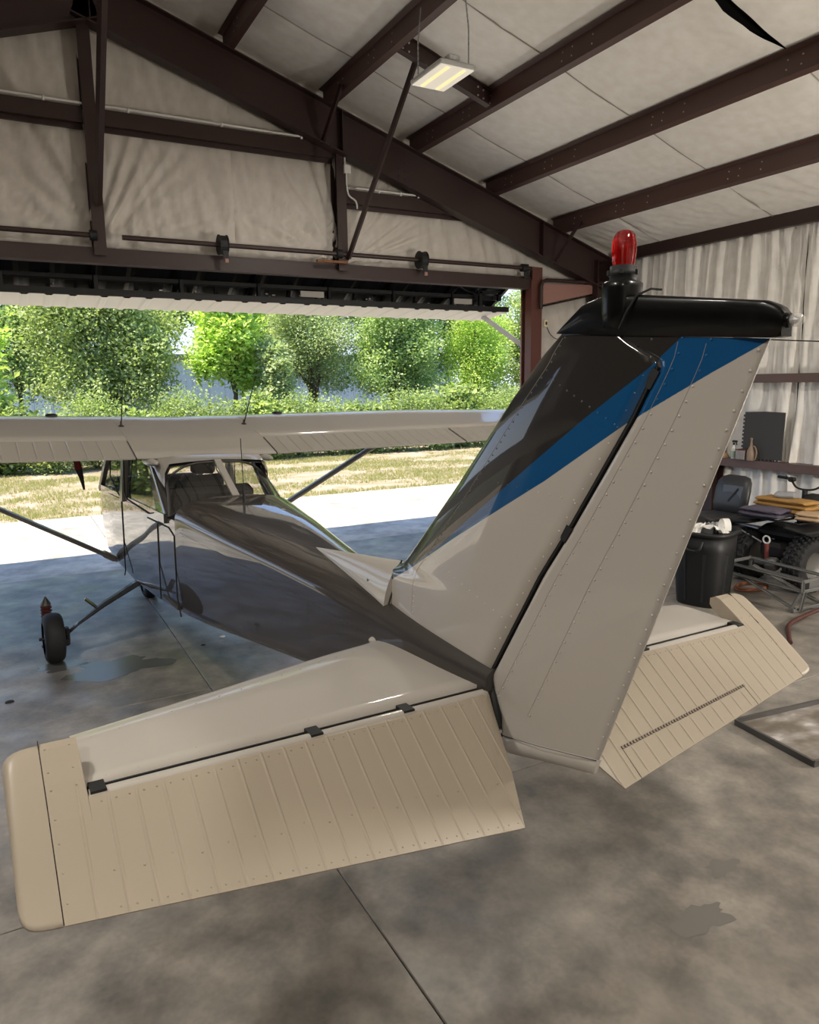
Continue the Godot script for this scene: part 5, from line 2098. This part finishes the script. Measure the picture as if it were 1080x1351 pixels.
func quad_bike() -> void:
	var t := thing("quad_bike", "black quad bike with knobby tyre, loaded rack and tall handlebar", "quad bike", Vector3(7.8, 0, -5.38))
	var ax := func(x: float, y: float, z: float) -> Transform3D: return Transform3D(Basis(Vector3.RIGHT, PI / 2), Vector3(x, y, z))
	knobby(ax.call(0.0, 0.32, 0.36), 0.32, 0.24, t)
	knobby(ax.call(0.0, 0.32, -0.36), 0.32, 0.24, t)
	knobby(ax.call(1.15, 0.32, 0.36), 0.32, 0.26, t)
	knobby(ax.call(1.15, 0.32, -0.36), 0.32, 0.26, t)
	var s := Sh.new().smooth(true)
	s.tube([Vector3(-0.22, 0.30, -0.12), Vector3(-0.22, 0.30, 0.12)], 0.036, 12)
	s.tube([Vector3(-0.22, 0.30, 0.1), Vector3(0, 0.32, 0.3)], 0.03, 10)
	s.lathe([Vector2(0.05, 0), Vector2(0.075, 0.02), Vector2(0.085, 0.10), Vector2(0.06, 0.14)], 16, ax.call(-0.22, 0.30, 0.02))
	part("axle", s, M.alloy_dull, t)
	s = Sh.new().smooth(true)
	s.tube([Vector3(-0.24, 0.34, 0.03), Vector3(-0.24, 0.53, 0.02)], 0.026, 10)
	part("shock_absorber", s, M.rust_red, t)
	s = Sh.new().smooth(true)
	var ring := []
	for k in 25:
		ring.append(Vector3(-0.25, 0.575 + 0.042 * sin(TAU * k / 24), 0.02 + 0.042 * cos(TAU * k / 24)))
	s.tube(ring, 0.010, 8, false)
	part("shock_eye", s, M.white_plastic, t)
	s = Sh.new()
	s.box(Vector3(0.42, 0.42, 0), Vector3(1.1, 0.2, 0.34), Basis(), 0.05)
	s.box(Vector3(0.16, 0.62, 0), Vector3(0.42, 0.16, 0.56), Basis(), 0.06)
	part("frame_body", s, M.black, t)
	s = Sh.new()
	s.box(Vector3(0.05, 0.73, 0.36), Vector3(0.62, 0.04, 0.30), Basis(Vector3.RIGHT, 0.12), 0.015)
	s.box(Vector3(0.05, 0.73, -0.36), Vector3(0.62, 0.04, 0.30), Basis(Vector3.RIGHT, -0.12), 0.015)
	part("front_fender", s, M.black, t)
	s = Sh.new()
	s.box(Vector3(1.15, 0.72, 0.0), Vector3(0.7, 0.05, 1.0), Basis(), 0.02)
	part("rear_fender", s, M.black, t)
	s = Sh.new().smooth(true)
	s.box(Vector3(0.85, 0.78, 0), Vector3(0.6, 0.12, 0.3), Basis(), 0.05)
	part("saddle", s, M.vinyl, t)
	s = Sh.new().smooth(true)
	for q in [[-0.2, -0.42, 0.36], [0.2, -0.42, 0.36]]:
		s.tube([Vector3(q[0], 0.80, q[1]), Vector3(q[0], 0.80, q[2])], 0.012, 8)
	for z in [-0.42, -0.16, 0.1, 0.36]:
		s.tube([Vector3(-0.2, 0.80, z), Vector3(0.3, 0.80, z)], 0.012, 8)
	part("rack", s, M.black, t)
	s = Sh.new().smooth(true)
	s.tube([Vector3(-0.20, 0.70, -0.44), Vector3(-0.22, 0.68, -0.12)], 0.012, 8)
	s.tube([Vector3(-0.19, 0.64, -0.42), Vector3(-0.1, 0.5, -0.15)], 0.012, 8)
	part("bumper_tube", s, M.alloy, t)
	s = Sh.new().smooth(true)
	s.tube(curve([Vector3(0.50, 1.21, -0.40), Vector3(0.48, 1.20, -0.24), Vector3(0.42, 1.11, -0.10), Vector3(0.42, 1.11, 0.10), Vector3(0.48, 1.20, 0.24), Vector3(0.50, 1.21, 0.40)], 30), 0.012, 8)
	s.tube([Vector3(0.42, 1.1, 0), Vector3(0.42, 0.72, 0)], 0.03, 10)
	var hb := part("handlebar", s, M.black, t)
	for sd in [-1.0, 1.0]:
		s = Sh.new().smooth(true)
		s.tube([Vector3(0.50, 1.21, sd * 0.41), Vector3(0.49, 1.205, sd * 0.28)], 0.019, 10)
		part("grip", s, M.rubber, hb)
		s = Sh.new()
		s.box(Vector3(0.47, 1.195, sd * 0.22), Vector3(0.06, 0.06, 0.06), Basis(), 0.012)
		s.box(Vector3(0.46, 1.20, sd * 0.17), Vector3(0.05, 0.05, 0.03), Basis(), 0.01)
		part("control_pod", s, M.black, hb)
	s = Sh.new()
	s.box(Vector3(0.42, 1.0, 0.12), Vector3(0.16, 0.10, 0.22), Basis(Vector3.BACK, 0.3), 0.03)
	part("headlamp_pod", s, M.black, t)
	# what lies on the rack, bottom up
	var folds := func(called: String, label: String, cat: String, at: Vector3, sz: Vector3, layers: int, m: Material, seed_: int, turn: float) -> void:
		var nz := noise(1.5, 3, seed_)
		var th := thing(called, label, cat, at, turn)
		for l in layers:
			var c := Sh.new().smooth(true)
			var h := sz.y / layers
			var rows := []
			for i in 17:
				var f := i / 16.0
				var x := (f - 0.5) * sz.x
				var r := PackedVector3Array()
				for k in 24:
					var a := TAU * k / 24
					var z: float = sz.z * 0.5 * signf(cos(a)) * pow(absf(cos(a)), 0.35) * (1.0 - 0.05 * l + 0.05 * nz.get_noise_2d(x * 3, l * 9.0))
					var y: float = h * 0.52 * signf(sin(a)) * pow(absf(sin(a)), 0.6)
					y *= sqrt(maxf(1.0 - pow(absf(f - 0.5) * 2.0, 8.0), 0.02))
					r.append(Vector3(x, h * (l + 0.5) + y + 0.012 * nz.get_noise_2d(x * 4 + l, z * 4), z))
				rows.append(r)
			c.loft(rows, true, true, true)
			part("fold", c, m, th)
	folds.call("towel", "dark purple grey folded towel on the quad bike rack", "towel", Vector3(7.70, 0.818, -5.50), Vector3(0.34, 0.10, 0.50), 2, M.towel, 3, 0.06)
	folds.call("canvas_stack", "stack of folded mustard brown canvas on the quad bike", "canvas", Vector3(7.98, 0.845, -5.44), Vector3(0.30, 0.17, 0.72), 3, M.canvas, 8, 0.0)
	folds.call("rag", "crumpled light grey rag on top of the mustard canvas", "rag", Vector3(8.0, 1.01, -5.46), Vector3(0.2, 0.07, 0.22), 1, M.rag_grey, 12, 0.3)
	folds.call("cloth", "beige crumpled cloth at the right end of the quad bike rack", "cloth", Vector3(7.82, 0.82, -5.02), Vector3(0.25, 0.10, 0.26), 2, M.cloth_beige, 17, 0.2)

func steel_stand() -> void:
	var t := thing("steel_stand", "low grey angle iron stand with crossed legs in front of the quad bike", "stand", Vector3(7.0, 0, -5.0))
	var m: Material = M.grey_paint
	var z0 := -0.46
	var z1 := 0.47
	var bars := [
		["rail", Vector3(0, 0.36, z0), Vector3(0, 0.34, z1)], ["rail", Vector3(0, 0.25, z0), Vector3(0, 0.235, z1)],
		["rail", Vector3(0.42, 0.36, z0), Vector3(0.42, 0.34, z1)], ["rail", Vector3(0.42, 0.25, z0), Vector3(0.42, 0.235, z1)],
		["rail", Vector3(0, 0.34, z1), Vector3(0.42, 0.34, z1)], ["rail", Vector3(0, 0.235, z1), Vector3(0.42, 0.235, z1)],
		["rail", Vector3(0, 0.36, z0), Vector3(0.42, 0.36, z0)],
		["upright", Vector3(0, 0.24, z0), Vector3(0, 0.37, z0)], ["upright", Vector3(0, 0.23, z1), Vector3(0, 0.35, z1)],
		["upright", Vector3(0.42, 0.24, z0), Vector3(0.42, 0.37, z0)], ["upright", Vector3(0.42, 0.23, z1), Vector3(0.42, 0.35, z1)],
		["leg", Vector3(0.02, 0.24, z1 - 0.02), Vector3(-0.03, 0.02, z1 - 0.1)], ["leg", Vector3(0.05, 0.24, z1), Vector3(0.05, 0.02, z1 - 0.04)],
		["leg", Vector3(0.42, 0.24, z1), Vector3(0.42, 0.02, z1 - 0.06)],
		["brace", Vector3(0.02, 0.25, z0 + 0.15), Vector3(0.0, 0.03, z1 - 0.06)], ["brace", Vector3(0.2, 0.34, z0 + 0.2), Vector3(0.45, 0.03, z1 - 0.06)], ["brace", Vector3(0.42, 0.25, z0 + 0.15), Vector3(0.42, 0.03, z1 - 0.06)],
		["foot_bar", Vector3(-0.04, 0.02, z1 - 0.06), Vector3(0.55, 0.02, z1 - 0.06)]]
	for b in bars:
		var s := Sh.new()
		s.bar(b[1], b[2], 0.036, 0.006, Vector3.UP)
		s.bar(b[1] + Vector3(0.012, 0, 0), b[2] + Vector3(0.012, 0, 0), 0.006, 0.036, Vector3.UP)
		part(b[0], s, m, t)
	var s := Sh.new()
	s.box(Vector3(0.3, 0.29, z1 - 0.05), Vector3(0.22, 0.12, 0.008))
	part("gusset", s, m, t)

func shelf_things() -> void:
	# interlocking foam mat: toothed left and lower edges
	var poly := PackedVector2Array()
	var w := 0.62
	var h := 0.65
	poly.append(Vector2(0, h)); poly.append(Vector2(w * 0.5, h + 0.012)); poly.append(Vector2(w, h + 0.004)); poly.append(Vector2(w, 0.0))
	for k in range(10, 0, -1):
		var x := w * k / 10.0
		if k == 10 or k < 4: continue
		poly.append(Vector2(x + 0.01, 0.0)); poly.append(Vector2(x + 0.014, -0.022)); poly.append(Vector2(x - 0.022, -0.022)); poly.append(Vector2(x - 0.018, 0.0))
	poly.append(Vector2(0.0, 0.0))
	for k in 11:
		var y := 0.04 + h * 0.92 * k / 11.0
		poly.append(Vector2(0.0, y)); poly.append(Vector2(-0.022, y - 0.004)); poly.append(Vector2(-0.022, y + 0.032)); poly.append(Vector2(0.0, y + 0.028))
	var s := Sh.new()
	s.prism(poly, 0.014)
	var o := solo("foam_mat", s, M.foam, "dark grey interlocking foam mat leaning on the wall shelf", "mat")
	o.transform = Transform3D(Basis(Vector3.UP, -PI / 2) * Basis(Vector3.RIGHT, -0.03), Vector3(9.275, 1.287, -7.06))
	# spray bottle
	var t := thing("spray_bottle", "small white spray bottle with dark trigger on the shelf", "bottle", Vector3(9.22, 1.264, -7.17))
	s = Sh.new().smooth(true)
	s.lathe([Vector2(0.03, 0), Vector2(0.034, 0.01), Vector2(0.034, 0.13), Vector2(0.026, 0.16), Vector2(0.013, 0.19), Vector2(0.013, 0.205)], 18)
	part("body", s, M.white_plastic, t)
	s = Sh.new()
	s.lathe([Vector2(0.016, 0.2), Vector2(0.016, 0.225), Vector2(0.01, 0.23)], 12)
	s.box(Vector3(0.0, 0.25, 0.012), Vector3(0.022, 0.03, 0.085), Basis(), 0.006)
	s.bar(Vector3(0, 0.24, 0.035), Vector3(0, 0.2, 0.05), 0.012, 0.01)
	part("trigger_head", s, M.black, t)
	s = Sh.new().smooth(true)
	s.lathe([Vector2(0.0345, 0.02), Vector2(0.0345, 0.11)], 18, Transform3D(), false)
	part("label_band", s, M.label_green, t)
	# small metal can box
	t = thing("metal_can", "small square grey metal can with reddish rim on the shelf", "can", Vector3(9.195, 1.264, -7.01))
	s = Sh.new()
	s.box(Vector3(0, 0.07, 0), Vector3(0.10, 0.14, 0.15), Basis(), 0.008)
	part("body", s, M.can_grey, t)
	s = Sh.new()
	s.box(Vector3(0, 0.142, 0), Vector3(0.104, 0.01, 0.154), Basis(), 0.004)
	part("rim", s, M.rust_red, t)
	s = Sh.new()
	for k in 4:
		s.box(Vector3(-0.0515, 0.07, -0.056 + 0.036 * k), Vector3(0.004, 0.12, 0.012), Basis(), 0.001)
	part("side_rib", s, M.can_grey, t)
	# jug with a long neck and handle
	t = thing("jug", "long-necked translucent jug with a curved handle in front of the mat", "jug", Vector3(9.20, 1.264, -6.87))
	s = Sh.new().smooth(true)
	s.lathe([Vector2(0.05, 0), Vector2(0.056, 0.02), Vector2(0.056, 0.10), Vector2(0.045, 0.15), Vector2(0.02, 0.20), Vector2(0.014, 0.26), Vector2(0.014, 0.29), Vector2(0.018, 0.295), Vector2(0.018, 0.315), Vector2(0.01, 0.318)], 20)
	part("body", s, M.jug_brown, t)
	s = Sh.new().smooth(true)
	s.tube(curve([Vector3(0, 0.2, 0.018), Vector3(0, 0.19, 0.06), Vector3(0, 0.12, 0.09), Vector3(0, 0.03, 0.075), Vector3(0, 0.005, 0.05)], 18), 0.011, 8)
	part("handle", s, M.jug_brown, t)
	# small brown lump at the shelf end
	s = Sh.new().smooth(true)
	s.loft([squircle(0.05, 0.06, 0.0, 18, 0.8), squircle(0.055, 0.065, 0.02, 18, 0.8), squircle(0.04, 0.05, 0.055, 18, 0.8), squircle(0.012, 0.02, 0.075, 18, 0.8)], true, true, true)
	o = solo("work_glove", s, M.cloth_tan, "small crumpled tan work glove at the left end of the shelf", "glove")
	o.position = Vector3(9.26, 1.264, -7.36)

# ---------- outdoors
func leaf_clump(n: int, size: float, spread: float, seed_: int) -> ArrayMesh:
	var r := RandomNumberGenerator.new()
	r.seed = seed_
	var s := Sh.new()
	for i in n:
		var c := Vector3(r.randfn(), r.randfn() * 0.8, r.randfn()) * spread * 0.5
		var b := Basis.from_euler(Vector3(r.randf_range(-0.9, 0.9), r.randf() * TAU, r.randf_range(-0.9, 0.9)))
		var l := size * r.randf_range(0.7, 1.25)
		var w := l * 0.34
		var p0 := c
		var p1 := c + b * Vector3(w, 0.12 * l, l * 0.5)
		var p2 := c + b * Vector3(0, -0.06 * l, l)
		var p3 := c + b * Vector3(-w, 0.12 * l, l * 0.5)
		s.tri(p0, p1, p2); s.tri(p0, p2, p3)
	return s.mesh()

func tree(label: String, x: float, z: float, trunk_h: float, blobs: Array, n: int, cols: Array, clump: Mesh, seed_: int, group := "", lean := 0.0, trunk_r := 0.11) -> void:
	var r := RandomNumberGenerator.new()
	r.seed = seed_
	var t := thing("tree", label, "tree", Vector3(x, 0, z), 0.0, group)
	var s := Sh.new().smooth(true)
	var base := Vector3(0, -0.2, 0)
	var fork := Vector3(lean, trunk_h, 0)
	s.tube(curve([base, Vector3(lean * 0.3, trunk_h * 0.5, 0.05), fork], 8), trunk_r, 9, true, trunk_r * 0.7)
	part("trunk", s, M.bark, t)
	s = Sh.new().smooth(true)
	for b in blobs:
		var c: Vector3 = b[0]
		s.tube(curve([fork - Vector3(0, 0.3, 0), fork.lerp(c, 0.5) + Vector3(r.randf_range(-0.2, 0.2), 0.25, r.randf_range(-0.2, 0.2)), c], 6), trunk_r * 0.5, 6, true, 0.02)
		for k in 4:
			var d: Vector3 = Vector3(r.randfn(), r.randfn() * 0.6 + 0.2, r.randfn()).normalized() * b[1] * 0.8
			s.tube([c.lerp(fork, 0.2), c + d], 0.022, 5, true, 0.006)
	part("branches", s, M.bark, t)
	var vol := 0.0
	for b in blobs:
		vol += b[1] * b[1]
	var w := []
	var cc := []
	for b in blobs:
		var m := int(n * b[1] * b[1] / vol)
		for i in m:
			var d := Vector3(r.randfn(), r.randfn(), r.randfn()).normalized()
			var rad: float = b[1] * pow(r.randf(), 0.42) * r.randf_range(0.9, 1.12)
			var p: Vector3 = b[0] + Vector3(d.x, d.y * b[2], d.z) * rad
			w.append(Transform3D(Basis.from_euler(Vector3(r.randf_range(-0.5, 0.5), r.randf() * TAU, r.randf_range(-0.5, 0.5))).scaled(Vector3.ONE * r.randf_range(0.75, 1.3)), p))
			var c: Color = (cols[0] as Color).lerp(cols[1], clampf(r.randf() + 0.15 * r.randfn(), 0, 1))
			cc.append(c.srgb_to_linear())
	scatter("foliage", clump, M.leaf, w, t, cc)

func crown(h: float, rw: float, y0: float, seed_: int, n := 7) -> Array:
	var r := RandomNumberGenerator.new()
	r.seed = seed_
	var o := []
	for i in n:
		var f := float(i) / maxf(n - 1, 1)
		var a := i * 2.4 + r.randf()
		var rr := rw * (0.55 - 0.30 * absf(f - 0.4))
		o.append([Vector3(cos(a) * rr, lerpf(y0, h, f), sin(a) * rr * 0.8), rw * r.randf_range(0.42, 0.62), 0.8])
	o.append([Vector3(0, lerpf(y0, h, 0.5), 0), rw * 0.7, 1.0])
	return o

func outside() -> void:
	var broad := leaf_clump(12, 0.17, 0.42, 1)
	var fine := leaf_clump(16, 0.10, 0.40, 2)
	var midleaf := leaf_clump(14, 0.13, 0.42, 4)
	var needle := leaf_clump(22, 0.16, 0.30, 3)
	var oak := [rgb(140, 158, 100), rgb(212, 220, 168)]
	var lime := [rgb(172, 204, 96), rgb(230, 242, 156)]
	var mid := [rgb(144, 168, 108), rgb(206, 222, 168)]
	var dark := [rgb(116, 138, 92), rgb(180, 198, 146)]
	var gray := [rgb(160, 174, 130), rgb(212, 220, 184)]
	tree("bright yellow-green sapling at the far left edge of the view", -0.9, -25.6, 1.2, crown(3.9, 1.35, 1.7, 11, 6), 700, lime, broad, 11)
	tree("broad dense oak with several thin trunks left of the view", 3.4, -29.2, 1.5, crown(6.3, 3.0, 2.2, 12, 10), 3200, oak, midleaf, 12, "", 0.3, 0.13)
	tree("tall bright lime-green tree standing between oak and young pine", 7.6, -28.2, 2.2, crown(6.0, 1.5, 2.9, 13, 7), 1100, lime, broad, 13, "", 0.2)
	tree("small hazy grey-green young pine above the cabin roof", 9.1, -27.2, 0.9, crown(3.6, 0.9, 1.4, 14, 5), 420, gray, needle, 14)
	tree("grey-green tree with two bare trunks right of the young pine", 11.2, -29.6, 2.0, crown(6.0, 2.1, 2.9, 15, 8), 1700, gray, fine, 15, "", 0.4)
	tree("dark round tree between the shed gaps in mid view", 15.2, -29.0, 1.6, crown(6.1, 2.2, 2.3, 16, 9), 2000, mid, midleaf, 16, "", -0.3)
	tree("feathery light yellow-green tree left of the door jamb", 19.0, -28.4, 1.2, crown(5.6, 2.0, 1.9, 17, 8), 1700, [rgb(164, 194, 92), rgb(222, 236, 150)], fine, 17)
	tree("dark green tree closest to the right door jamb", 23.2, -29.6, 1.4, crown(6.4, 2.3, 2.2, 18, 8), 1800, oak, midleaf, 18)
	for q in [[-4.5, -31, 21, "tall back-row tree left of the far left sapling"], [0.6, -34, 22, "tall back-row tree filling the gap left of the oak"], [6.2, -36, 23, "tall back-row tree with crown showing over the shed roof"], [9.6, -33.5, 24, "tall back-row tree whose crown rises behind the young pine"], [13.2, -34.5, 25, "tall back-row tree behind the grey-green two-trunk tree"], [17.6, -34, 26, "tall back-row tree right of the dark round tree"], [21.6, -33.5, 27, "tall back-row tree behind the feathery yellow-green tree"], [26.5, -31, 28, "tall back-row tree beyond the right door jamb"], [30.5, -33, 29, "tall back-row tree farthest to the right"]]:
		tree(q[3], q[0], q[1], 2.4, crown(8.2, 2.6, 3.0 if q[2] != 23 else 5.6, q[2], 9), 2000, dark if q[2] % 2 else mid, midleaf, q[2], "tall trees of the back row")
	# hedge of shrubs along the lawn
	var k := 0
	for x in [-4.2, -2.9, -1.5, -0.2, 1.1, 2.4, 3.7, 5.0, 6.3, 7.6, 8.9, 10.2, 11.5, 12.8, 14.1, 15.4, 16.7, 18.0, 19.3, 20.6, 22.0]:
		var r := RandomNumberGenerator.new()
		r.seed = 100 + k
		var t := thing("shrub", "leafy shrub in the continuous hedge along the far edge of the lawn", "shrub", Vector3(x, 0, -24.4 + r.randf_range(-0.3, 0.3)), 0.0, "shrubs of the hedge behind the lawn")
		var s := Sh.new().smooth(true)
		for j in 5:
			s.tube([Vector3(r.randf_range(-0.2, 0.2), -0.1, r.randf_range(-0.2, 0.2)), Vector3(r.randf_range(-0.7, 0.7), r.randf_range(0.9, 1.6), r.randf_range(-0.5, 0.5))], 0.025, 5, true, 0.008)
		part("stems", s, M.bark, t)
		var h := r.randf_range(1.5, 2.2)
		var w := []
		var cc := []
		for i in 420:
			var d := Vector3(r.randfn(), r.randfn(), r.randfn()).normalized() * pow(r.randf(), 0.35)
			var p := Vector3(d.x * 0.95, maxf(h * 0.5 + d.y * h * 0.56, 0.04), d.z * 0.75)
			w.append(Transform3D(Basis.from_euler(Vector3(r.randf_range(-0.5, 0.5), r.randf() * TAU, r.randf_range(-0.5, 0.5))).scaled(Vector3.ONE * r.randf_range(0.7, 1.2)), p))
			var c: Color = rgb(122, 142, 88).lerp(rgb(206, 218, 148), r.randf())
			cc.append(c.srgb_to_linear())
		scatter("foliage", broad if k % 3 == 0 else fine, M.leaf, w, t, cc)
		k += 1
	# pale ribbed metal shed behind the trees
	var t := thing("metal_shed", "pale blue grey ribbed metal shed glimpsed between the trees", "building", Vector3(12, 0, -43))
	for j in 30:
		var s := Sh.new()
		var x := -12.0 + j * 0.9
		s.box(Vector3(x, 2.0, 0), Vector3(0.88, 4.2, 0.06))
		for i in 3:
			s.box(Vector3(x - 0.3 + i * 0.3, 2.0, 0.045), Vector3(0.06, 4.2, 0.04), Basis(), 0.01)
		part("wall_panel", s, M.shed, t)
	var s := Sh.new()
	s.box(Vector3(1.0, 2.0, -4.5), Vector3(27.5, 4.1, 8.8))
	part("core", s, M.shed, t)
	s = Sh.new()
	s.bar(Vector3(1, 4.15, 0.4), Vector3(1, 5.4, -4.6), 28.5, 0.1)
	s.bar(Vector3(1, 5.4, -4.6), Vector3(1, 4.15, -9.4), 28.5, 0.1)
	part("roof", s, M.shed_roof, t)
	# short grass on the lawn
	var r := RandomNumberGenerator.new()
	r.seed = 5
	s = Sh.new()
	for i in 7:
		var a := r.randf() * TAU
		var q := Vector3(r.randf_range(-0.08, 0.08), 0, r.randf_range(-0.08, 0.08))
		var l := Vector3(cos(a), 0, sin(a)) * 0.03
		s.tri(q - l.rotated(Vector3.UP, 1.57) * 0.2, q + l.rotated(Vector3.UP, 1.57) * 0.2, q + l + Vector3(0, r.randf_range(0.04, 0.08), 0))
	var w := []
	var cc := []
	var nz := noise(0.18, 3, 77)
	while w.size() < 26000:
		var x := r.randf_range(-8, 30)
		var z := -15.25 - 8.6 * pow(r.randf(), 1.0)
		var d := nz.get_noise_2d(x, z * 2.4)
		if d < r.randf_range(-0.25, 0.25): continue
		w.append(Transform3D(Basis(Vector3.UP, r.randf() * TAU).scaled(Vector3.ONE * r.randf_range(0.7, 1.2)), Vector3(x, -0.05, z)))
		cc.append(rgb(146, 146, 92).lerp(rgb(190, 182, 136), r.randf()).srgb_to_linear())
	var g := scatter("grass", s.mesh(), M.leaf, w, self, cc)
	tag(g, "short yellow-green grass tufts over the dry lawn", "grass")
